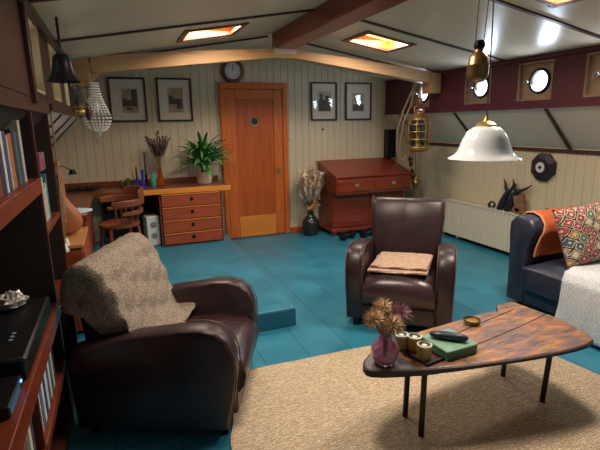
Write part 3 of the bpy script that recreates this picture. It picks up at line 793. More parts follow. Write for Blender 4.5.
def cushion(x0, x1, y0, y1, z0, z1, puff, name, parent, m=None):
    mb = MB(); 
    nx, ny = 10, 10
    def top(u, v):
        e = (1-abs(2*u-1)**4)*(1-abs(2*v-1)**4)
        return Vector((x0+(x1-x0)*u, y0+(y1-y0)*v, z1-.05+.05*e**.5+puff*e))
    def bot(u, v): return Vector((x0+(x1-x0)*u, y0+(y1-y0)*v, z0))
    T = [[mb.bm.verts.new(top(i/nx, j/ny)) for j in range(ny+1)] for i in range(nx+1)]
    B = [[mb.bm.verts.new(bot(i/nx, j/ny)) for j in range(ny+1)] for i in range(nx+1)]
    for i in range(nx):
        for j in range(ny):
            mb.bm.faces.new((T[i][j], T[i+1][j], T[i+1][j+1], T[i][j+1])); mb.bm.faces.new((B[i][j+1], B[i+1][j+1], B[i+1][j], B[i][j]))
    for i in range(nx):
        mb.bm.faces.new((B[i][0], B[i+1][0], T[i+1][0], T[i][0])); mb.bm.faces.new((T[i][ny], T[i+1][ny], B[i+1][ny], B[i][ny]))
    for j in range(ny):
        mb.bm.faces.new((T[0][j], T[0][j+1], B[0][j+1], B[0][j])); mb.bm.faces.new((B[nx][j], B[nx][j+1], T[nx][j+1], T[nx][j]))
    return mb.build(name, m or M['sofa'], parent, smooth=70, bevel=.012)
cushion(-.08, .75, -1.14, -.24, .212, .44, .02, 'seat_cushion', s)
cushion(-.08, .75, -2.06, -1.15, .212, .44, .02, 'seat_cushion', s)
mb = MB(); prof = [(.7, .26), (.74, .5), (.8, .7), (.84, .76), (.9, .775), (.96, .75), (1.0, .68), (1.0, .08), (.8, .08)]
mb.loft([[Vector((x, y, z)) for x, z in prof] for y in (-2.07, -.228)]); mb.build('backrest', M['sofa'], s, bevel=.02, smooth=40)
for x in (.08, .92):
    for y in (-2.5, -.12):
        MB().lathe([(.025, 0), (.032, .06)], 10, Matrix.Translation((x, y, 0))).build('foot', M['black'], s)

# orange blanket over the far arm
def orange_fn(u, v):
    # u along x (front to back), v across: outer side -> over the top -> inner side down to the seat
    path = [(.012, .58), (.014, .68), (-.01, .745), (-.06, .79), (-.13, .803), (-.21, .785), (-.27, .73), (-.278, .665), (-.255, .6), (-.23, .5), (-.225, .45)]
    i = min(int(v*(len(path)-1)), len(path)-2); f = v*(len(path)-1)-i
    y = path[i][0]*(1-f)+path[i+1][0]*f; z = path[i][1]*(1-f)+path[i+1][1]*f
    x = .10 + u*.55 + .03*math.sin(v*5)*(1-u)
    return Vector((x, y - .003*abs(math.sin(u*19))*(v > .6) + .003*math.sin(u*17)*(v < .15), z + .003*math.sin(u*14)))
mb = MB(); mb.grid(orange_fn, 20, 36)
ob = mb.build('orange_blanket', M['orange'], loc=(SX, 2.86, 0), solid=.012, smooth=80); tag(ob, 'orange wool blanket folded over the far arm of the navy sofa', 'blanket')
mb = MB(); mb.tube([orange_fn(0, v/30)+Vector((-.004, 0, 0)) for v in range(31)], .008, 6); mb.build('hem', M['orangehem'], ob)

# patterned pillow leaning in the corner
def pillow(w, h, tkn):
    mb = MB(); n_ = 18
    def sh(u, v, sgn):
        a = 2*u-1; b = 2*v-1
        pin = 1-.06*(1-abs(a*b))*0
        e = max(0, (1-a**4)*(1-b**4))**.6
        x = a*w/2*(1-.05*(1-b*b)*abs(a)**3); y = b*h/2*(1-.05*(1-a*a)*abs(b)**3)
        return Vector((x, y, sgn*e*tkn))
    mb.grid(lambda u, v: sh(u, v, 1), n_, n_); mb.grid(lambda u, v: sh(u, v, -1), n_, n_)
    bmesh.ops.remove_doubles(mb.bm, verts=mb.bm.verts, dist=.0005)
    return mb
po = pillow(.54, .45, .085).build('cushion', M['pillow'], smooth=80)
yy = Vector((-.05, .36, .92)).normalized(); xx = Vector((.98, -.2, -.0)); xx = (xx - yy*xx.dot(yy)).normalized(); zx = xx.cross(yy)
po.location = Vector((3.03, 2.27, .465)) + yy*.225 + xx*.26
po.rotation_euler = Matrix((xx, yy, zx)).transposed().to_euler()
tag(po, 'square cushion with multicoloured patchwork of squares leaning in the sofa corner', 'cushion')

# white knitted blanket over seat
def white_fn(u, v):
    # v: from the back of the seat to the front and down ; u along -y
    path = [(.7, .48), (.5, .487), (.25, .487), (.02, .48), (-.07, .46), (-.102, .41), (-.106, .28), (-.104, .15), (-.10, .035)]
    i = min(int(v*(len(path)-1)), len(path)-2); f = v*(len(path)-1)-i
    x = path[i][0]*(1-f)+path[i+1][0]*f; z = path[i][1]*(1-f)+path[i+1][1]*f
    y = -.60 - u*1.0 - .05*(1-v)*(1-u) + .03*math.sin(v*6)
    y += .04*max(0, v-.5)*(1-u)
    bul = .01*math.sin(u*24)*max(0, v-.5)
    return Vector((x - abs(bul) - .004, y, z + .004*math.sin(u*20+v*9)*(v < .5)))
mb = MB(); mb.grid(white_fn, 34, 40)
wb = mb.build('white_blanket', M['whiteknit'], loc=(SX, 2.86, 0), solid=.016, smooth=80); tag(wb, 'white chunky knitted blanket spread over the sofa seat and hanging to the floor', 'blanket')

# ------------------------------------------------------------------ radiator and what stands on it
r = thing('radiator', 'cream panel radiator standing along the right wall behind the sofa arm', 'radiator', (4.08, 4.05, 0))
L0, L1 = -.95, .9
mb = MB(); pts = []
y = L0
while y < L1-.001:
    pts += [(0, y), (0, y+.034), (.012, y+.042), (.012, y+.056)]; y += .0637
pts.append((0, L1))
mb.loft([[Vector((p[0], p[1], z)) for p in pts+[(.05, L1), (.05, L0)]] for z in (.06, .505)])
mb.build('front_panel', M['rad'], r, smooth=0)
for yy_ in (L0, L1): MB().b2(.0, .085, yy_-.004, yy_+.004, .06, .51).build('end_plate', M['rad'], r)
mb = MB(); mb.b2(-.004, .085, L0, L1, .505, .517)
for i in range(36):
    y = L0+.03+i*.0515
    mb.b2(.01, .075, y, y+.016, .517, .5195)
mb.build('top_grille', M['rad'], r)
mb = MB(); mb.tube([(.04, L1+.004, .1), (.04, L1+.05, .1), (.04, L1+.05, .0)], .011, 8); mb.build('pipe', M['brass'], r)
for y in (L0+.2, L1-.2): MB().b2(.05, .11, y-.02, y+.02, .012, .4).build('wall_bracket', M['rad'], r)
def carving(y, lean, h, lab, horn):
    c = thing('carved_figure', lab, 'figurine', (4.125, y, .5205), 0, 'black carvings on the radiator'); c.scale = (1.0, 1.25, 1.12)
    mb = MB(); mb.tube([(0, 0, .001), (.01, lean*.3, h*.3), (.02, lean*.7, h*.62), (.02, lean, h*.8)], [.032, .035, .03, .022], 12); mb.build('body', M['blackboot'], c)
    mb = MB()
    for pts in horn:
        mb.tube([(.02, lean+a, h*.78+b) for a, b in pts], [.02, .016, .012, .004][:len(pts)], 8)
    mb.build('horn', M['blackboot'], c)
carving(4.05, -.07, .25, 'black carved figure with two upright horns, left of the pair on the radiator', [[(0, 0), (.03, .04), (.035, .08), (.06, .13)], [(0, 0), (-.04, .03), (-.06, .08), (-.05, .14)]])
carving(3.94, -.08, .27, 'black carved figure with a horn reaching right, right of the pair on the radiator', [[(0, 0), (-.05, .02), (-.1, .045), (-.16, .09)], [(0, 0), (.03, .04), (.02, .07), (.05, .10)]])
mb = MB(); mb.tube([(0, 0, .002), (0, .02, .04), (0, -.02, .075), (0, -.06, .07), (0, -.075, .04), (0, -.05, .012)], [.02, .016, .012, .01, .012, .016], 8)
tag(mb.build('carved_ring', M['blackboot'], loc=(4.125, 4.2, .522)), 'small black curled carving lying at the left of the horned figures on the radiator', 'figurine')
MB_ = MB(); MB_.box((0, 0, .105), (.05, .13, .2), M=Matrix.Translation((0, 0, .105)) @ Matrix.Rotation(-.25, 4, 'X'))
MB_.box((0, 0, 0), (.05, .1, .05), M=Matrix.Translation((-.0, .03, .04)))
tag(MB_.build('wooden_block', M['brownblock'], loc=(4.125, 3.76, .523), bevel=.006), 'rough brown wooden block leaning beside the black carvings on the radiator', 'block')
mb = MB(); 
for pts in ([(0, .09, .12), (0, .05, .06), (0, 0, .04)], [(0, -.1, .15), (0, -.06, .07), (0, 0, .04)], [(0, .0, .04), (0, .01, 0.0)]): mb.tube(pts, [.008, .013, .016][:len(pts)] if pts[0][2] > .05 else [.016, .02], 8)
tag(mb.build('forked_horn', M['blackboot'], loc=(4.125, 3.32, .523)), 'small black forked horn carving showing just above the orange blanket', 'figurine')
mb = MB(); mb.tube([(0, 0, .0), (0, .0, .06), (0, -.03, .1), (0, -.06, .13)], [.02, .016, .012, .004], 8)
tag(mb.build('horn_carving', M['blackboot'], loc=(4.125, 3.13, .523)), 'single black horn tip behind the patterned cushion', 'figurine')

# octagonal wall clock
Mx = Matrix.Translation((4.199, 3.555, 1.055)) @ Matrix.Rotation(-PI/2, 4, 'Y')
o = thing('octagonal_clock', 'dark octagonal wall clock with a small pale dial on the right wall', 'clock', (4.199, 3.555, 1.055))
Mo = Matrix.Rotation(-PI/2, 4, 'Y')
MB().lathe([(.155, 0), (.155, .03), (.10, .055), (.09, .055)], 8, Mo @ Matrix.Rotation(PI/8, 4, 'Z')).build('case', M['octo'], o, smooth=0)
MB().lathe([(.09, .054), (.09, .062), (.055, .064)], 24, Mo).build('bezel', M['octo'], o)
MB().lathe([(.055, .064), (.054, .067), (.02, .067)], 24, Mo).build('dial', M['dial'], o)
MB().lathe([(.018, .067), (.018, .07)], 16, Mo).build('dial_center', M['blackmetal'], o)

# ------------------------------------------------------------------ pendant lamp
PX, PY = 1.705, 1.8
p = thing('pendant_lamp', 'white opal glass rise and fall pendant lamp hanging over the coffee table', 'lamp', (PX, PY, 1.36))
MB().lathe([(.172, .0), (.175, .003), (.168, .01), (.15, .018), (.132, .036), (.12, .065), (.108, .1), (.088, .135), (.062, .156), (.034, .166), (.034, .161), (.06, .151), (.084, .131), (.104, .098), (.116, .063), (.128, .033), (.148, .014), (.165, .006), (.172, 0)], 48, cap=False).build('glass_shade', M['opal'], p)
MB().lathe([(.045, .161), (.05, .168), (.036, .18), (.018, .186), (.01, .2), (.008, .215)], 24).build('brass_cap', M['brass'], p)
MB().lathe([(.018, .16), (.016, .13), (.026, .11), (.03, .085), (.02, .062), (.004, .056)], 16).build('bulb', M['wax'], p)
MB().tube([(0, 0, .21), (-.004, 0, .6), (-.014, 0, .965)], .0035, 6).build('lamp_cord', M['cord'], p)
cw = MB().lathe([(.004, .365), (.03, .37), (.043, .385), (.05, .41), (.05, .44), (.051, .442), (.051, .447), (.05, .449), (.046, .475), (.034, .495), (.02, .505), (.018, .515)], 28, Matrix.Translation((-.075, 0, 0))).build('counterweight', M['iron'], p)
mb = MB(); mb.lathe([(.018, -.012), (.024, -.012), (.024, .012), (.018, .012)], 16, Matrix.Translation((-.075, 0, .535)) @ Matrix.Rotation(PI/2, 4, 'X')); mb.tube([(-.075, 0, .512), (-.075, 0, .545)], .008, 6); mb.build('pulley', M['blackmetal'], cw)
MB().tube([(-.1, 0, .535), (-.085, 0, .965)], .0025, 5).tube([(-.052, 0, .535), (-.022, 0, .965)], .0025, 5).build('pulley_cord', M['cord'], p)
MB().lathe([(.04, .965), (.045, .95), (.02, .94)], 20, Matrix.Translation((-.04, 0, 0))).build('ceiling_hook', M['brass'], p)

# ------------------------------------------------------------------ bureau
BX0, BX1 = 2.68, 3.85
b = thing('bureau', 'reddish slant top writing bureau against the back wall', 'bureau', ((BX0+BX1)/2, 5.5, 0))
W = (BX1-BX0)/2
mb = MB(); mb.loft([[Vector((x, y, z)) for y, z in ((-.06, .60), (-.06, .815), (-.045, .83), (.53, 1.0), (.56, 1.0), (.56, .60))] for x in (-W, W)]); mb.build('upper_case', M['bureau'], b, smooth=0, bevel=.004)
mb = MB(); mb.loft([[Vector((x, y, z)) for y, z in ((-.075, .826), (-.075, .846), (.53, 1.022), (.565, 1.022), (.565, 1.003), (.53, 1.003))] for x in (-W-.015, W+.015)]); mb.build('slanted_lid', M['bureau'], b, smooth=0, bevel=.005)
for x0, x1 in ((-W+.02, -.012), (.012, W-.02)):
    dr = MB().b2(x0, x1, -.072, -.061, .635, .785).build('drawer', M['bureau'], b, bevel=.004)
    xm = (x0+x1)/2
    mb = MB(); mb.b2(xm-.032, xm+.032, -.078, -.073, .70, .74); mb.tube([(xm-.02, -.08, .725), (xm-.018, -.088, .71), (xm+.018, -.088, .71), (xm+.02, -.08, .725)], .004, 6); mb.build('drawer_pull', M['chrome'], dr)
    dd = MB().b2(x0+.01, x1-.002, .088, .104, .12, .585).build('door', M['bureau'], b, bevel=.004)
    MB().b2(x0+.06, x1-.05, .082, .0875, .17, .54).build('door_panel', M['bureau'], dd, bevel=.003)
MB().b2(-W+.01, W-.01, .105, .56, .1, .598).build('lower_case', M['bureau'], b)
MB().b2(-W-.005, W+.005, .07, .565, .05, .1).build('plinth', M['bureau'], b, bevel=.008)
for x in (-W+.05, W-.05):
    for y in (.12, .52): MB().lathe([(.028, 0), (.04, .02), (.035, .05)], 16, Matrix.Translation((x, y, 0))).build('foot', M['bureau'], b)
# black speaker box on top of bureau
sp = thing('speaker_box', 'tall black speaker box standing on the right end of the bureau', 'speaker', (3.85, 6.005, 1.0225))
MB().b2(-.075, .075, -.055, .055, .0, .42).build('cabinet', M['black'], sp, bevel=.005)
MB().b2(-.066, .066, -.06, -.056, .01, .41).build('speaker_grille', M['blackmetal'], sp)
# floor vase with pampas
v = thing('floor_vase', 'black glazed bottle vase on the floor between the door and bureau', 'vase', (2.46, 5.83, 0))
MB().lathe([(.06, .001), (.1, .006), (.118, .05), (.122, .15), (.112, .21), (.07, .26), (.045, .285), (.042, .32), (.052, .335), (.044, .335), (.035, .315), (.035, .285)], 32, cap=False).build('vase_body', M['vaseblack'], v)
MB().lathe([(.034, .27), (.034, .28)], 16).build('vase_throat', M['black'], v)
pg = thing('pampas_bouquet', 'pale dried pampas bouquet with rusty seed heads in the black floor vase', 'dried flowers', (2.46, 5.83, .28))
mb = MB(); mp_ = MB(); ms = MB()
for i in range(44):
    a = random.uniform(0, 2*PI); sp_ = random.uniform(.02, .21); hh = random.uniform(.44, .76) * (1-.2*sp_/.2)
    ex, ey = sp_*math.cos(a), min(sp_*math.sin(a)*.8, .17)
    mb.tube([(ex*.08, ey*.08, .0), (ex*.3, ey*.3, hh*.45), (ex, ey, hh*.8)], .0022, 4)
    c0 = Vector((ex*.6, ey*.6, hh*.62)); c1 = Vector((ex*1.02, ey*1.02, hh*.98))
    mp_.tube([c0, c0.lerp(c1, .25), c0.lerp(c1, .6), c1], [.004, .02, .018, .002], 7)
    for q in range(40):
        f = q/40; c = Vector((ex*(.45+.55*f), ey*(.45+.55*f), hh*(.5+.45*f)))
        aa = random.uniform(0, 2*PI)
        mp_.blade(c, (math.cos(aa), math.sin(aa)*.8 - .2, .2), 1.6, random.uniform(.07, .12), .024, .8, 3)
for i in range(16):
    a = random.uniform(0, 2*PI); r_ = random.uniform(.02, .13); ms.ball((r_*math.cos(a), -abs(r_*math.sin(a))*.8, random.uniform(.1, .27)), random.uniform(.018, .03), 8, 6)
mb.build('stems', M['stem'], pg); mp_.build('plumes', M['pampas'], pg); ms.build('seed_heads', M['pampas2'], pg)
# dumbbells
def dumbbell(x, y, rz, lab):
    t = thing('dumbbell', lab, 'dumbbell', (x, y, .0), rz, 'dumbbells in front of the bureau')
    for s_ in (-1, 1):
        MB().lathe([(.03, -.035), (.055, -.03), (.058, 0), (.055, .03), (.03, .035)], 20, Matrix.Translation((s_*.085, 0, .0585)) @ Matrix.Rotation(PI/2, 4, 'Y')).build('weight', M['dumb'], t)
    MB().tube([(-.09, 0, .0585), (.09, 0, .0585)], .014, 10).build('grip', M['chrome'], t)
dumbbell(2.80, 5.36, math.radians(24), 'black dumbbell on the blue floor, left of the pair before the bureau')
dumbbell(3.12, 5.37, math.radians(20), 'black dumbbell on the blue floor, right of the pair before the bureau')
mb = MB(); mb.prism([(-.2, -.05), (.2, -.05), (.2, .05), (-.2, .05)], .001, .01)
# brass oil lamp ball on right of bureau
ol = thing('brass_oil_lamp', 'small round brass lamp hanging below the ship lantern by the bureau', 'lamp', (3.98, 5.5, .62))
MB().ball((0, 0, .07), (.062, .062, .06), 20, 12).build('reservoir', M['brass'], ol)
MB().lathe([(.03, .125), (.022, .14), (.022, .17), (.028, .175)], 16).build('burner', M['brass'], ol)
MB().lathe([(.02, .012), (.045, .0), (.045, -.012), (.01, -.012)], 16).build('lamp_foot', M['brass'], ol)
MB().tube([(0, 0, .17), (0, .02, .3), (.0, .04, .62), (-.02, .05, .82)], .006, 6).build('hanging_cord', M['rope'], ol)

for i_, (bx_, bz_, lb_) in enumerate(((3.95, .92, 'dark wooden tackle block hanging right of the bureau, upper of two'), (3.99, .74, 'dark wooden tackle block hanging right of the bureau just over the brass lamp'))):
    tb = thing('tackle_block', lb_, 'pulley', (bx_, 5.62, bz_), 0, 'tackle blocks beside the bureau')
    MB().ball((0, 0, .06), (.04, .03, .075), 14, 10).build('shell', M['dark'], tb)
    MB().lathe([(.022, -.033), (.022, .033)], 14, Matrix.Translation((0, 0, .06)) @ Matrix.Rotation(PI/2, 4, 'X')).build('sheave', M['brass'], tb)
    MB().tube([(0, 0, .13), (0, -.02, .3), (-.12-.03*i_, -.05, .66 + .18*i_)], .009, 6).build('strop', M['rope'], tb)
# ship lantern hanging off the cross beam
LX, LY = 3.52, 4.85
ln = thing('ship_lantern', 'caged brass ship lantern hanging under the right end of the pine beam', 'lantern', (LX, LY, 1.235)); ln.scale = (1.3, 1.3, 1.12)
mb = MB()
for k_ in range(8):
    a = 2*PI*k_/8; mb.tube([(.1*math.cos(a), .1*math.sin(a), .0), (.112*math.cos(a), .112*math.sin(a), .1), (.112*math.cos(a), .112*math.sin(a), .24), (.09*math.cos(a), .09*math.sin(a), .3)], .005, 6)
for z, rr in ((.0, .1), (.09, .116), (.17, .116), (.25, .115)):
    mb.tube([(rr*math.cos(2*PI*i/24), rr*math.sin(2*PI*i/24), z) for i in range(25)], .0055, 6)
mb.build('wire_cage', M['brass'], ln)
MB().lathe([(.07, .01), (.085, .05), (.085, .24), (.07, .29), (.067, .29), (.08, .235), (.08, .05), (.067, .01)], 24, cap=False).build('glass_chimney', M['chimney'], ln)
MB().lathe([(.03, .0), (.034, .06), (.022, .09), (.012, .16), (.02, .2), (.01, .22)], 16).build('burner', M['brass'], ln)
MB().lathe([(.092, .29), (.1, .3), (.085, .33), (.05, .35), (.035, .38), (.045, .39), (.02, .41)], 24).build('lantern_top', M['brass'], ln)
MB().lathe([(.06, -.05), (.1, -.03), (.104, .0), (.05, .01), (.03, .05), (.028, .09)], 24).build('lantern_base', M['brass'], ln)
mb = MB(); mb.tube([(-.05, 0, .36), (-.06, 0, .42), (0, 0, .47), (.06, 0, .42), (.05, 0, .36)], .005, 6); mb.build('bail_handle', M['brass'], ln)
pb = thing('pulley_block', 'wooden pulley block on a cord between pine beam and brass ship lantern', 'pulley', (LX, LY, 1.72))
MB().ball((0, 0, .06), (.03, .045, .06), 14, 10).build('shell', M['chairwood'], pb)
MB().tube([(0, 0, .115), (0, 0, .2), (.0, .0, .26)], .008, 6).tube([(0, 0, .005), (0, 0, -.02)], .006, 6).build('strop', M['rope'], pb)
rp = MB(); rp.tube([(.0, -.06, .47), (0, -.02, .40), (-.03, .02, .2), (-.1, .05, .0), (-.13, .08, -.3), (-.09, .1, -.48), (.0, .1, -.42), (.03, .1, -.56)], .011, 8)
rp.tube([(-.02, -.06, .47), (-.03, -.02, .40), (-.09, .08, .15), (-.16, .1, -.1), (-.16, .1, -.35), (-.06, .1, -.52)], .010, 8)
tag(rp.build('rope_coil', M['rope'], loc=(LX-.02, LY+.1, 1.54)), 'loose rope hanging from the beam end beside the brass ship lantern', 'rope')

# ------------------------------------------------------------------ pictures, clock, switch
def picture(x0, x1, z0, z1, label, mats, art):
    xm, zm = (x0+x1)/2, (z0+z1)/2; w, h = (x1-x0)/2, (z1-z0)/2
    t = thing('framed_picture', label, 'picture', (xm, YW-.001, zm), 0, 'framed prints on the back wall')
    fw = .022
    mb = MB()
    for a, b_, c, d_ in ((-w, w, h-fw, h), (-w, w, -h, -h+fw), (-w, -w+fw, -h+fw, h-fw), (w-fw, w, -h+fw, h-fw)): mb.b2(a, b_, -.028, -.001, c, d_)
    mb.build('frame', M['frame'], t, bevel=.003)
    MB().b2(-w+fw, w-fw, -.012, -.002, -h+fw, h-fw).build('mount', M['mat'], t)
    pr = MB().b2(art[0]*w, art[1]*w, -.0135, -.0125, art[2]*h, art[3]*h).build('print', mats[0], t)
    mb = MB()
    for (a, b_, c, d_) in art[4]: mb.b2(a*w, b_*w, -.0145, -.0137, c*h, d_*h)
    mb.build('drawing', mats[1], pr)
    mb = MB(); mb.grid(lambda u, v: Vector(((u-.5)*2*(w-fw), -.018, (v-.5)*2*(h-fw))), 1, 1); mb.build('glass', M['picglass'], t, smooth=0)
picture(-.03, .395, 1.6, 2.122, 'dark framed brownish print of a tower, leftmost on the back wall', (M['paper'], M['ink']), (-.33, .55, -.58, .5, [(.2, .5, .0, .46), (-.3, .5, -.3, .0), (-.3, -.05, -.0, .06), (-.1, .2, -.45, -.34)]))
picture(.522, .944, 1.6, 2.125, 'dark framed brownish harbour print, second from the left on the back wall', (M['paper'], M['ink']), (-.38, .5, -.58, .55, [(-.34, .42, -.2, .06), (.1, .42, -.4, -.2), (-.3, -.1, .06, .2)]))
picture(2.582, 2.988, 1.584, 2.108, 'dark framed grey etching nearer the door, left of the right pair', (M['paper2'], M['ink2']), (-.45, .55, -.55, .55, [(-.42, .5, -.5, .1), (-.3, -.1, .1, .4), (.1, .4, .1, .3)]))
picture(3.125, 3.55, 1.584, 2.11, 'dark framed pale sketch, rightmost picture above the bureau', (M['paper2'], M['ink2']), (-.5, .45, -.55, .45, [(-.45, .4, -.5, -.15), (.1, .2, -.15, .3), (-.3, .35, .02, .08)]))
c = thing('wall_clock', 'round wooden framed wall clock hanging above the orange door', 'clock', (1.486, YW-.001, 2.225))
Mc = Matrix.Rotation(PI/2, 4, 'X')
MB().lathe([(.152, 0), (.155, .02), (.14, .045), (.115, .05), (.1, .035)], 40, Mc).build('rim', M['clockwood'], c)
MB().lathe([(.104, .0355), (.104, .038)], 40, Mc).build('dial', M['dial'], c)
mb = MB()
for i in range(12):
    a = 2*PI*i/12; mb.box((0, 0, 0), (.006, .002, .022), M=Matrix.Translation((.084*math.sin(a), -.039, .084*math.cos(a))) @ Matrix.Rotation(a, 4, 'Y'))
mb.build('hour_marks', M['black'], c)
mb = MB()
for a, l in ((.12, .05), (-.03, .07)): mb.box((0, 0, 0), (.006, .002, l), M=Matrix.Rotation(a, 4, 'Y') @ Matrix.Translation((0, -.0415, l/2)))
mb.build('hands', M['black'], c)
sw = thing('light_switch', 'small ivory light switch on the wall right of the door', 'switch', (2.274, YW-.001, 1.367))
MB().b2(-.03, .03, -.012, 0, -.045, .045).build('plate', M['switchp'], sw, bevel=.003); MB().b2(-.012, .012, -.018, -.0125, -.02, .02).build('rocker', M['switchp'], sw)
Mk = Matrix.Rotation(PI/2, 4, 'X')
tag(MB().lathe([(.014, 0), (.014, .006), (.005, .008), (.004, .03)], 12, Mk).build('coat_peg', M['blackmetal'], loc=(2.77, YW-.0005, 1.46)), 'small dark peg on the cream wall below the right pair of pictures', 'peg')

# ------------------------------------------------------------------ desk with drawers
ZD = .835
dk = thing('desk', 'wooden corner desk along the back wall with an orange lit front edge', 'desk', (.3, 5.42, .15))
H = ZD-.15
MB().b2(-1.03, .935, .012, .63, H-.05, H).build('desk_top', M['desktop'], dk, bevel=.004)
MB().b2(-.14, .94, -.004, .0115, H-.058, H+.003).build('front_edge', M['deskedge'], dk, bevel=.004)  # lit stretch of the edge, its brightness held in the colour
MB().b2(-1.03, -.58, -1.3, .0115, H-.05, H).build('desk_wing', M['desktop'], dk, bevel=.004)
MB().b2(-1.03, .92, .615, .635, H, H+.06).build('back_ledge', M['desktop'], dk, bevel=.004)
MB().b2(-1.0, -.6, -1.28, -1.25, 0, H-.051).build('side_panel', M['cabwood'], dk)
MB().b2(-.62, -.6, -1.24, -.3, .2, H-.051).build('wing_front', M['cabwood'], dk)
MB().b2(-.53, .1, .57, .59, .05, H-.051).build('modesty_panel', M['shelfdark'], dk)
dc = thing('drawer_unit', 'four drawer wooden pedestal under the desk beside the door', 'drawers', (.765, 5.42, .15)); dc.scale = (.95, 1, 1)
MB().b2(-.385, -.368, .02, .56, 0, H-.052).b2(.368, .385, .02, .56, 0, H-.052).b2(-.367, .367, .54, .56, 0, H-.052).b2(-.367, .367, .03, .54, 0.0, .02).b2(-.367, .367, .03, .54, H-.07, H-.052).build('carcass', M['drawerdark'], dc)
zs = [(.022, .150), (.162, .308), (.320, .462), (.474, .615)]
for z0, z1 in zs:
    q = MB().b2(-.36, .36, .004, .03, z0, z1).build('drawer', M['drawer'], dc, bevel=.004)
    MB().b2(-.36, .36, -.004, .0035, z1-.006, z1+.006).build('drawer_lip', M['doorlow'], q)
    mb = MB(); zc_ = (z0+z1)/2
    mb.lathe([(.022, 0), (.022, .004), (.016, .006), (.008, .007), (.006, .016), (.01, .02)], 16, Matrix.Translation((.0, .0035, zc_+.01)) @ Matrix.Rotation(PI/2, 4, 'X')); mb.build('drawer_pull', M['blackmetal'], q)
# white device under desk
rd = thing('white_heater', 'white appliance with two grey dials standing under the desk', 'appliance', (.30, 5.62, .15), math.radians(12))
MB().b2(-.075, .075, -.09, .09, .001, .36).build('body', M['white'], rd, bevel=.012)
for z in (.26, .13):
    MB().lathe([(.035, 0), (.035, .006), (.02, .01)], 20, Matrix.Translation((0, -.0905, z)) @ Matrix.Rotation(PI/2, 4, 'X')).build('dial', M['greydial'], rd)
wb2 = MB().b2(-.06, .05, -.05, .05, .001, .1); tag(wb2.build('white_carton', M['bluelabel'], loc=(.12, 5.5, .15), rz=.3, bevel=.004), 'small pale box lying under the desk left of the white appliance', 'box')

# houseplant
pl = thing('potted_plant', 'bushy green houseplant in a pinkish pot on the desk by the door', 'plant', (.985, 5.75, ZD+.001))
MB().lathe([(.075, 0), (.085, .004), (.1, .13), (.104, .15), (.094, .15), (.09, .13)], 28).build('pot', M['pot'], pl)
mb = MB()
for i in range(150):
    a = random.uniform(0, 2*PI); up = random.uniform(.1, 1.6); L_ = random.uniform(.26, .46)
    cc, ss = math.cos(a), math.sin(a)
    if ss > .3: L_ *= .62
    mb.blade((.03*cc, .03*ss, .2+random.uniform(0, .2)), (cc, ss, 0), up + .2, L_, random.uniform(.034, .05), random.uniform(.4, 1.5), 6)
mb.build('foliage', M['leaf'], pl)
mb = MB()
for i in range(4): mb.tube([(.02*math.cos(i*1.6), .02*math.sin(i*1.6), .12), (.03*math.cos(i*1.6), .03*math.sin(i*1.6), .4)], .009, 6)
mb.build('stems', M['stem'], pl)
# amber vase with dry grass
av = thing('amber_vase', 'amber glass vase on the desk holding dark dry grasses', 'vase', (.46, 5.78, ZD+.001))
MB().lathe([(.04, 0), (.048, .005), (.045, .08), (.03, .13), (.026, .2), (.03, .21), (.024, .21), (.021, .13)], 24, cap=False).build('vase_body', M['amber'], av)
dg = thing('dry_grass_bunch', 'bunch of dark dry grass plumes standing in the amber vase', 'dried flowers', (.46, 5.78, ZD+.01))
mb = MB(); mp_ = MB()
for i in range(9):
    a = -1+2*i/8; ex = a*.14; ey = random.uniform(-.06, .06); hh = random.uniform(.52, .66)-abs(a)*.03
    mb.tube([(ex*.04, ey*.04, .01), (ex*.15, ey*.15, .3), (ex*.9, ey, hh)], .002, 4)
    c0 = Vector((ex*.35, ey*.35, .36)); c1 = Vector((ex, ey, hh+.01))
    mp_.tube([c0, c0.lerp(c1, .3), c0.lerp(c1, .65), c1], [.003, .013, .011, .002], 7)
    for q in range(34):
        f = q/34; c_ = Vector((ex*(.3+.7*f), ey*(.3+.7*f), .34+(hh-.34)*f)); aa = random.uniform(0, 2*PI)
        mp_.blade(c_, (math.cos(aa), math.sin(aa), 0), 1.2, random.uniform(.04, .07), .013, .5, 3)
mb.build('stems', M['stem'], dg); mp_.build('plumes', M['drygrass'], dg)
# candle holders and bottles on the desk
def holder(x, y, h, m, label, base=.05, name='candlestick'):
    t = thing(name, label, 'candlestick', (x, y, ZD+.001))
    MB().lathe([(base, 0), (base, .006), (.02, .014), (.012, .03), (.014, h*.6), (.018, h-.01), (.018, h), (.012, h), (.011, h-.03), (.001, h-.03)], 20, cap=False).build('stick', m, t)
    return t
def candle(x, y, z, h, m, label):
    tag(MB().lathe([(.011, 0), (.010, h-.008), (.006, h), (.0015, h), (.0015, h+.012)], 12).build('candle', m, loc=(x, y, ZD+z)), label, 'candle')
holder(.15, 5.79, .09, M['greenglass'], 'low green glass candlestick holding the orange candle'); candle(.15, 5.79, .062, .2, M['candleo'], 'orange candle standing in a low candlestick on the desk')
holder(.19, 5.68, .12, M['blue'], 'cobalt blue candlestick holding a short dark candle', .055); candle(.19, 5.68, .092, .16, M['candled'], 'short dark candle in the left blue candlestick')
holder(.255, 5.71, .21, M['blue'], 'tall cobalt blue glass candlestick without a candle', .06)
holder(.30, 5.8, .14, M['blackmetal'], 'dark metal candlestick holding the tallest candle'); candle(.30, 5.8, .112, .3, M['candled'], 'tallest dark candle on the desk, right of the blue candlesticks')
tag(MB().lathe([(.032, 0), (.036, .005), (.036, .1), (.02, .13), (.018, .17), (.022, .175), (.015, .175), (.014, .13)], 20, cap=False).build('teal_bottle', M['teal'], loc=(.375, 5.76, ZD+.001)), 'small teal glass bottle between blue candlesticks and amber vase', 'bottle')
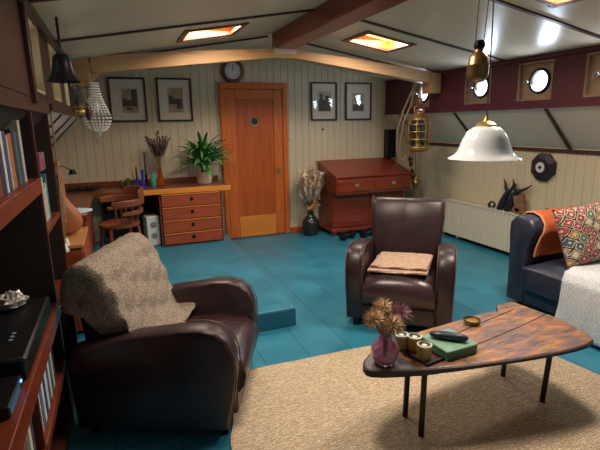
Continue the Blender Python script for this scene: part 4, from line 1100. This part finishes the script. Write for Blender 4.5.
tag(MB().lathe([(.028, 0), (.032, .005), (.03, .08), (.018, .1), (.02, .105), (.012, .1)], 20, cap=False).build('green_jar', M['greenglass'], loc=(.09, 5.82, ZD+.001)), 'small green glass jar left of the orange candle', 'jar')
tag(MB().lathe([(.026, 0), (.03, .005), (.028, .06), (.02, .08), (.022, .085), (.012, .08)], 20, cap=False).build('brown_jar', M['brownglass'], loc=(.02, 5.82, ZD+.001)), 'small brownish glass jar, leftmost on the desk by the candles', 'jar')
# dark twiggy arrangement on the desk corner
dp = MB()
for i in range(60):
    a = random.uniform(0, 2*PI); x0 = random.uniform(-.17, .17); L_ = random.uniform(.05, .13)
    dp.blade((x0, random.uniform(-.05, .05), .01), (math.cos(a), math.sin(a), 0), random.uniform(.2, 1.5), L_, .016, 1, 3)
dp.tube([(-.2, 0, .02), (-.05, .02, .035), (.08, 0, .02), (.2, .0, .05)], [.02, .03, .026, .01], 8)
tag(dp.build('driftwood', M['dark'], loc=(-.40, 5.72, ZD+.002)), 'dark spiky driftwood arrangement on the left corner of the desk', 'decoration')
bt = thing('desk_lamp', 'thin dark bent stem lamp on the left end of the desk', 'lamp', (-.60, 5.3, ZD+.001))
MB().lathe([(.05, 0), (.05, .012), (.012, .02)], 18).build('base', M['blackmetal'], bt)
MB().tube([(0, 0, .01), (0, 0, .25), (.05, 0, .33), (.14, 0, .28)], .006, 6).build('arm', M['blackmetal'], bt)
MB().lathe([(.02, .05), (.045, 0), (.04, 0), (.016, .046)], 16, Matrix.Translation((.15, 0, .235))).build('lamp_shade', M['blackmetal'], bt)
pp = MB(); pp.box((0, 0, .012), (.21, .15, .02)); tag(pp.build('magazine', M['papersheet'], loc=(-.37, 4.27, ZD+.001), rz=.9), 'pale blue and white magazine lying on the near end of the desk wing', 'magazine')

# desk chair (bentwood, curved top rail)
ch = thing('desk_chair', 'curved back wooden armchair drawn up to the corner desk', 'chair', (-.045, 4.78, .15), math.radians(-72)); ch.scale = (.92, .92, 1.04)
# local: faces -y ; back curve behind (+y)
MB().lathe([(.02, .42), (.2, .42), (.21, .43), (.21, .45), (.19, .46), (.02, .455)], 28).build('seat', M['chairwood'], ch)
for x, y in ((-.15, -.14), (.15, -.14), (-.14, .15), (.14, .15)): MB().tube([(x*1.25, y*1.25, 0), (x, y, .42)], [.015, .02], 10).build('leg', M['chairwood'], ch)
def arc(r_, z, a0, a1, hgt, thick, n_=22):
    mb = MB(); rings = []
    for i in range(n_+1):
        a = math.radians(a0+(a1-a0)*i/n_); w_ = hgt*(1 if .06 < i/n_ < .94 else .8)
        d_ = Vector((math.cos(a), math.sin(a), 0))
        rings.append([d_*(r_-thick/2)+Vector((0, 0, z-w_/2)), d_*(r_+thick/2)+Vector((0, 0, z-w_/2)), d_*(r_+thick/2)+Vector((0, 0, z+w_/2)), d_*(r_-thick/2)+Vector((0, 0, z+w_/2))])
    return mb.loft(rings)
arc(.25, .655, -30, 210, .06, .045).build('arm_rail', M['chairwood'], ch, bevel=.006)
arc(.262, .71, 35, 145, .13, .026).build('top_rail', M['chairwood'], ch, bevel=.006)
arc(.24, .56, -10, 190, .04, .03).build('middle_rail', M['chairwood'], ch, bevel=.004)
for a in range(-10, 200, 30):
    ra = math.radians(a); MB().tube([(.185*math.cos(ra), .185*math.sin(ra), .45), (.245*math.cos(ra), .245*math.sin(ra), .645)], .009, 8).build('spindle', M['chairwood'], ch)
mb = MB(); mb.tube([(.2*math.cos(2*PI*i/20), .2*math.sin(2*PI*i/20), .2) for i in range(21)], .011, 8); mb.build('stretcher_ring', M['chairwood'], ch)

# side cabinet with lute, left of the desk
cb = thing('side_cabinet', 'low reddish wooden cabinet with light top behind the left armchair', 'cabinet', (-.50, 3.56, .15))
MB().b2(-.24, .22, -.28, .28, .02, .61).build('body', M['cabwood'], cb, bevel=.004)
MB().b2(-.245, .235, -.29, .29, .612, .64).build('top', M['cabtop'], cb, bevel=.005)
for z0, z1 in ((.05, .3), (.32, .58)):
    q = MB().b2(.222, .234, -.26, .26, z0, z1).build('drawer', M['drawer'], cb, bevel=.003)
    MB().ball((.245, 0, (z0+z1)/2), .012, 10, 8).build('knob', M['brass'], q)
for x in (-.2, .18):
    for y in (-.24, .24): MB().lathe([(.02, 0), (.025, .019)], 10, Matrix.Translation((x, y, 0))).build('foot', M['cabwood'], cb)
lt = thing('lute', 'pear shaped wooden lute leaning upright on the reddish side cabinet', 'lute', (-.385, 3.60, .7915))
mb = MB(); rings = []
for z, w_, d_ in ((.002, .012, .012), (.01, .05, .03), (.04, .092, .05), (.09, .11, .058), (.15, .1, .052), (.2, .068, .04), (.24, .038, .028), (.27, .024, .02)):
    rings.append([Vector((w_*math.cos(2*PI*i/20), d_*math.sin(2*PI*i/20), z)) for i in range(20)])
mb.loft(rings); mb.build('body', M['lute'], lt)
mb = MB(); mb.tube([(0, 0, .262), (-.0, 0, .4), (-.01, .0, .48)], [.02, .017, .017], 10); mb.ball((-.012, 0, .5), (.022, .02, .035), 12, 8); mb.build('neck', M['lute'], lt)
mb = MB()
for x in (-.008, 0, .008): mb.tube([(x, -.06, .1), (x, -.03, .27), (x-.01, -.021, .49)], .001, 4)
mb.build('strings', M['wax'], lt)
mb = MB()
cd = thing('hanging_cord', 'tan cord with two small white tassels hanging from the cabin wall before the side cabinet', 'cord', (-.365, 3.2, .80))
MB().tube([(.01, .03, .85), (.01, .02, .5), (0, .0, .2), (0, -.02, .02)], .005, 6).tube([(.01, .05, .85), (.01, .05, .5), (0, .06, .2), (0, .06, .04)], .005, 6).build('cord', M['rope'], cd)
for y, z in ((-.02, -.03), (.06, -.01)): MB().lathe([(.004, .055), (.014, .045), (.018, .02), (.022, .01), (.02, 0)], 12, Matrix.Translation((0, y, z))).build('tassel', M['white'], cd)

# ------------------------------------------------------------------ left bookcase, contents
bc = thing('bookcase', 'built in dark red wooden bookcase along the left wall', 'bookcase', (XL, 1.7, 0))
def L(x): return x  # local x: 0 at the front plane, negative into the wall
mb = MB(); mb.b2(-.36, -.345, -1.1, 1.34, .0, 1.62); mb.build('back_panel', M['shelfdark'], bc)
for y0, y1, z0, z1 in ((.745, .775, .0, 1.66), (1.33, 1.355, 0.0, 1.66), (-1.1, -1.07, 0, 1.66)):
    up_ = MB().b2(-.344, -.012, y0, y1, z0, z1).build('upright', M['shelfdark'], bc)  # body painted dark for its unlit face; only the edge strip stays wood
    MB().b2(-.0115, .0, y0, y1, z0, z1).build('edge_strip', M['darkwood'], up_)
MB().b2(-.344, -.003, .03, .05, .0, .60).build('divider', M['shelf'], bc)
MB().b2(-.344, .004, -1.069, .744, 1.25, 1.32).build('shelf_board', M['shelf'], bc, bevel=.004)
MB().b2(-.344, .004, -1.069, .744, .61, .70).build('shelf_board', M['shelf'], bc, bevel=.004)
MB().b2(-.344, .002, .051, .744, .34, .385).build('shelf_board', M['shelf'], bc, bevel=.004)
MB().b2(-.344, .002, -1.069, .029, .34, .385).build('shelf_board', M['shelf'], bc, bevel=.004)
MB().b2(-.344, -.002, .776, 1.329, 1.03, 1.06).build('shelf_board', M['shelf'], bc, bevel=.004)
MB().b2(-.344, -.05, .776, 1.329, 1.315, 1.33).build('shelf_board', M['shelf'], bc, bevel=.002)
MB().b2(-.344, -.0, .776, 1.329, .6, .64).build('shelf_board', M['shelf'], bc, bevel=.004)
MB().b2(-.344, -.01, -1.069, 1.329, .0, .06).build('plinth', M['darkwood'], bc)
mb = MB(); mb.loft([[Vector((x, y, z)) for x, z in ((-.003, 1.645), (-.345, 1.29), (-.345, 1.275), (-.003, 1.625))] for y in (-1.069, 1.329)]); mb.build('shade_panel', M['shelfdark'], bc, smooth=0)  # added dark sheet under the cream slope, painting the inside as shade
MB().b2(.001, .012, -1.1, .74, 1.69, 2.13).build('upper_panel', M['darkwood'], bc)
MB().b2(.001, .035, .742, .80, 1.66, 2.12).build('upper_post', M['darkwood'], bc, bevel=.006)
MB().b2(-.0, .012, -1.1, 1.355, 1.625, 1.688).build('cornice', M['darkwood'], bc, bevel=.003)

def book(y, w, h, d, col, label, z, x=XL-.03, group=None, lean=0, flat=False):
    key = 'book_%d_%d_%d' % col
    m = bpy.data.materials.get(key) or mat(key, col, rough=.6, var=.08, vscale=30)
    t = thing('book', label, 'book', (x, y, z), 0, group)
    mb = MB()
    Mx = Matrix.Rotation(lean, 4, 'X')
    if flat: Mx = Matrix.Translation((0, 0, w/2)) @ Matrix.Rotation(PI/2, 4, 'X') @ Matrix.Translation((0, 0, -h/2))
    def bb(x0, x1, y0, y1, z0, z1): mb.box((0, 0, 0), (x1-x0, y1-y0, z1-z0), M=Mx @ Matrix.Translation(((x0+x1)/2, (y0+y1)/2, (z0+z1)/2)))
    e = .0025
    bb(-d, 0, -w/2, -w/2+e, 0, h); bb(-d, 0, w/2-e, w/2, 0, h); bb(-e, .0008, -w/2+e, w/2-e, 0, h)
    mb.build('cover', m, t)
    mb = MB(); bb(-d+.006, -e-.0002, -w/2+e+.0002, w/2-e-.0002, .004, h-.004); mb.build('pages', M['pages'], t)
    return t
G1 = 'books on the upper shelf of the left bookcase'
y = 1.76
for col, w, h, lab in [((116, 58, 34), .05, .235, 'thick orange brown book, nearest on the upper bookcase shelf'), ((36, 46, 78), .034, .225, 'navy book beside the thick orange brown one'),
                       ((196, 194, 188), .022, .22, 'slim off white book on the upper bookcase shelf'), ((44, 66, 110), .03, .22, 'mid blue book on the upper bookcase shelf'),
                       ((176, 164, 140), .018, .205, 'slim cream book left of the tan orange spine'), ((160, 96, 60), .034, .21, 'tan orange book on the upper bookcase shelf'),
                       ((48, 34, 34), .026, .225, 'dark brown book right of the tan orange one'), ((40, 92, 98), .034, .215, 'teal patterned book on the upper bookcase shelf'),
                       ((60, 56, 70), .028, .21, 'grey violet book next to the tall pale folder'), ((168, 164, 158), .03, .262, 'tall pale grey folder ending the row on the upper shelf')]:
    w *= 1.7; book(y+w/2, w, h, .19, col, lab, 1.321, group=G1); y += w+.004
G2 = 'white books in the far bay of the left bookcase'
y = 2.50
for i in range(7):
    w = .034 + .006*(i % 2); book(y+w/2, w, .235-.02*((i*3) % 4), .2, (196-6*(i % 3), 192-4*(i % 3), 176), 'one of the white spined books standing in the far bay of the bookcase', 1.061, group=G2); y += w+.012
book(y+.02, .036, .24, .2, (50, 120, 140), 'teal blue book ending the white row in the far bay', 1.061)
book(2.74, .05, .2, .18, (120, 62, 86), 'purple book lying flat, lower of two in the far bay', 1.331, x=XL-.02, flat=True)
book(2.75, .04, .18, .17, (136, 80, 104), 'purple book lying flat, upper of two in the far bay', 1.382, x=XL-.02, flat=True)
G3 = 'books on the low shelf behind the armchair'
y = 1.765
for i, (col, nm) in enumerate([((190, 160, 130), 'tan'), ((206, 202, 192), 'white'), ((60, 100, 140), 'sky blue'), ((206, 200, 186), 'cream'), ((40, 62, 110), 'royal blue'), ((186, 200, 206), 'pale blue'), ((60, 84, 100), 'slate'), ((200, 196, 188), 'ivory'), ((52, 96, 110), 'sea green'), ((190, 186, 170), 'bone'), ((44, 54, 70), 'dark slate')]):
    w = .036 + .01*((i*7) % 3)/2; h = .18+.014*((i*5) % 4)
    book(y+w/2, w, h, .17, col, '%s spined book low in the bookcase beside the left armchair' % nm, .386, x=XL-.02, group=G3); y += w+.004
G4 = 'books on the low shelf at the bottom left'
y = 1.40
for i, (col, nm) in enumerate([((70, 90, 60), 'olive'), ((176, 150, 70), 'mustard'), ((50, 100, 70), 'green'), ((150, 70, 50), 'brick red'), ((90, 110, 100), 'grey green'), ((196, 186, 160), 'straw'), ((60, 60, 80), 'plum')]):
    w = .032 + .01*((i*5) % 3)/2
    book(y+w/2, w, .17+.014*((i*5) % 4), .17, col, '%s book low in the bookcase, in the corner nearest the viewer' % nm, .386, x=XL-.02, group=G4); y += w+.004
# soundbar, device, foil
sb = thing('soundbar', 'long black soundbar lying on the lower bookcase shelf', 'soundbar', (XL-.1, 1.86, .7015))
MB().b2(-.09, .095, -.19, .44, 0, .085).build('body', M['black'], sb, bevel=.012)
mb = MB()
for i in range(3): mb.lathe([(.008, 0), (.008, .0015)], 10, Matrix.Translation((.02, -.02+i*.03, .0852)))
mb.build('buttons', M['greydial'], sb)
dv = thing('media_player', 'black media player with teal front and blue light, left of the soundbar', 'media player', (XL-.085, 1.545, .7015)); dv.scale = (.8, 1, .8)
MB().b2(-.1, .08, -.1, .1, .0, .05).build('body', M['black'], dv, bevel=.004)
MB().b2(.0802, .083, -.095, .05, .006, .044).build('front_panel', M['bluedev'], dv); MB().b2(.0802, .085, .07, .082, .03, .038).build('led', M['led'], dv)
fo = MB(); fo.ball((0, 0, .03), (.06, .07, .03), 18, 12)
for v_ in fo.bm.verts:
    q = v_.co; v_.co = q*(1+random.uniform(-.25, .25)); v_.co.z = max(0.001, v_.co.z)
tag(fo.build('crumpled_foil', M['silver'], loc=(XL-.14, 2.2, .787), smooth=0), 'crumpled silver foil lying on top of the black soundbar', 'foil')

# ------------------------------------------------------------------ bell, chandelier, small lamps on the left
bl = thing('ship_bell', 'dark bronze ship bell hanging from the left wall under the ceiling', 'bell', (-.24, 3.0, 1.8)); bl.scale = (1.08, 1.08, 1.08)
MB().lathe([(.08, .0), (.082, .006), (.07, .02), (.054, .05), (.046, .09), (.042, .12), (.03, .137), (.004, .142), (.004, .13), (.036, .115), (.04, .09), (.048, .05), (.064, .016), (.076, .002)], 32, cap=False).build('bell_body', M['bronze'], bl)
mb = MB(); mb.tube([(0, 0, .13), (0, 0, .03)], .003, 6); mb.ball((0, 0, .012), .015, 10, 8); mb.build('clapper', M['bronze'], bl)
mb = MB(); mb.tube([(0, 0, .138), (0, .0, .24), (0, 0, .318)], .007, 8); mb.build('bracket', M['bronze'], bl)
cr = thing('crystal_chandelier', 'small crystal bead chandelier hanging at the left end of the pine beam', 'chandelier', (-.14, 4.78, 1.47))
mb = MB()
nb = 22
for i in range(nb):
    a = 2*PI*i/nb; ca, sa = math.cos(a), math.sin(a)
    for j in range(13):
        f = j/12; r_ = .035+.08*(f**1.6); mb.ball((r_*ca, r_*sa, .47-.28*f), .0088, 6, 4)
    for j in range(1, 8):
        f = j/8; r_ = .115*math.cos(f*PI/2)+.008; mb.ball((r_*ca, r_*sa, .19-.16*math.sin(f*PI/2)), .0086, 6, 4)
mb.ball((0, 0, .012), .018, 8, 6)
mb.build('bead_strings', M['crystal'], cr)
mb = MB()
for rr, z in ((.117, .19), (.036, .47)): mb.tube([(rr*math.cos(2*PI*i/28), rr*math.sin(2*PI*i/28), z) for i in range(29)], .006, 6)
mb.build('metal_rings', M['chrome'], cr)
MB().tube([(0, 0, .47), (0, 0, .54), (-.0, .05, .62)], .003, 5).build('chain', M['brass'], cr)
MB().ball((0, 0, .26), (.03, .03, .05), 12, 8).build('bulb', M['wax'], cr)
wl = thing('wall_oil_lamp', 'brass wall oil lamp with clear glass chimney below the ship bell', 'lamp', (-.235, 3.9, 1.62))
MB().ball((0, 0, .04), (.045, .045, .03), 16, 10).build('reservoir', M['brass'], wl)
MB().lathe([(.03, .065), (.04, .075), (.03, .085), (.02, .09)], 16).build('burner', M['brass'], wl)
MB().lathe([(.022, .09), (.034, .12), (.028, .16), (.02, .24), (.018, .24), (.026, .16), (.031, .12), (.02, .09)], 16, cap=False).build('glass_chimney', M['chimney'], wl)
MB().tube([(-.11, 0, .03), (-.04, 0, .02)], .008, 6).build('bracket', M['brass'], wl)
wl2 = thing('wooden_block_pulley', 'dark wooden pulley hanging left of the crystal chandelier', 'pulley', (-.2, 4.5, 1.6))
MB().ball((0, 0, .08), (.03, .04, .075), 14, 10).build('shell', M['darkwood'], wl2)
MB().tube([(0, 0, .15), (-.02, 0, .3), (-.155, 0, .36)], .006, 6).tube([(0, 0, .008), (.02, .0, -.06), (.05, .02, -.2)], .005, 6).build('strop', M['rope'], wl2)

# ------------------------------------------------------------------ light
wd = bpy.data.worlds.new('World'); SC.world = wd; wd.use_nodes = True
bg = wd.node_tree.nodes['Background']; bg.inputs['Color'].default_value = (*lin((214, 226, 240)), 1); bg.inputs['Strength'].default_value = .2
def area(name, loc, tgt, size, sy, power, col):
    l = bpy.data.lights.new(name, 'AREA'); l.shape = 'RECTANGLE'; l.size = size; l.size_y = sy; l.energy = power; l.color = lin(col)
    o = bpy.data.objects.new(name, l); COL.objects.link(o); o.location = loc
    dv_ = Vector(tgt)-Vector(loc); o.rotation_euler = dv_.to_track_quat('-Z', 'Y').to_euler(); return o
for i, (x0, x1, y0, y1) in enumerate(SKY):
    xm, ym = (x0+x1)/2, (y0+y1)/2
    area('skylight_lamp', (xm, ym, zc(xm)+.06), (xm, ym, 0), .42, .4, (20, 20, 30, 34)[i], (255, 240, 222))
for a, b_ in winR:
    area('porthole_lamp', (XT+.02, (a+b_)/2-.035, 1.91), (XT-1, (a+b_)/2-.035, 1.6), .17, .17, 3, (220, 234, 255))

# ------------------------------------------------------------------ camera
cam = bpy.data.cameras.new('camera'); co = bpy.data.objects.new('camera', cam); COL.objects.link(co)
cam.sensor_width = 36; cam.lens = 36*456/600; cam.clip_start = .02
p, yw, rl = math.radians(12.56), math.radians(21.5), math.radians(.96)
fw = Vector((math.sin(yw)*math.cos(p), math.cos(yw)*math.cos(p), -math.sin(p)))
rt = Vector((math.cos(yw), -math.sin(yw), 0)); dn = fw.cross(rt)
r2 = rt*math.cos(rl)+dn*math.sin(rl); d2 = -rt*math.sin(rl)+dn*math.cos(rl)
m3 = Matrix((r2, -d2, -fw)).transposed()
co.matrix_world = Matrix.Translation((0, 0, 1.55)) @ m3.to_4x4()
SC.camera = co
SC.view_settings.view_transform = 'Standard'; SC.view_settings.look = 'None'; SC.view_settings.gamma = 1; SC.view_settings.use_curve_mapping = False
SC.view_settings.exposure = 0.2
SC.cycles.use_denoising = True
SC.cycles.max_bounces = 8
SC.cycles.sample_clamp_indirect = 6
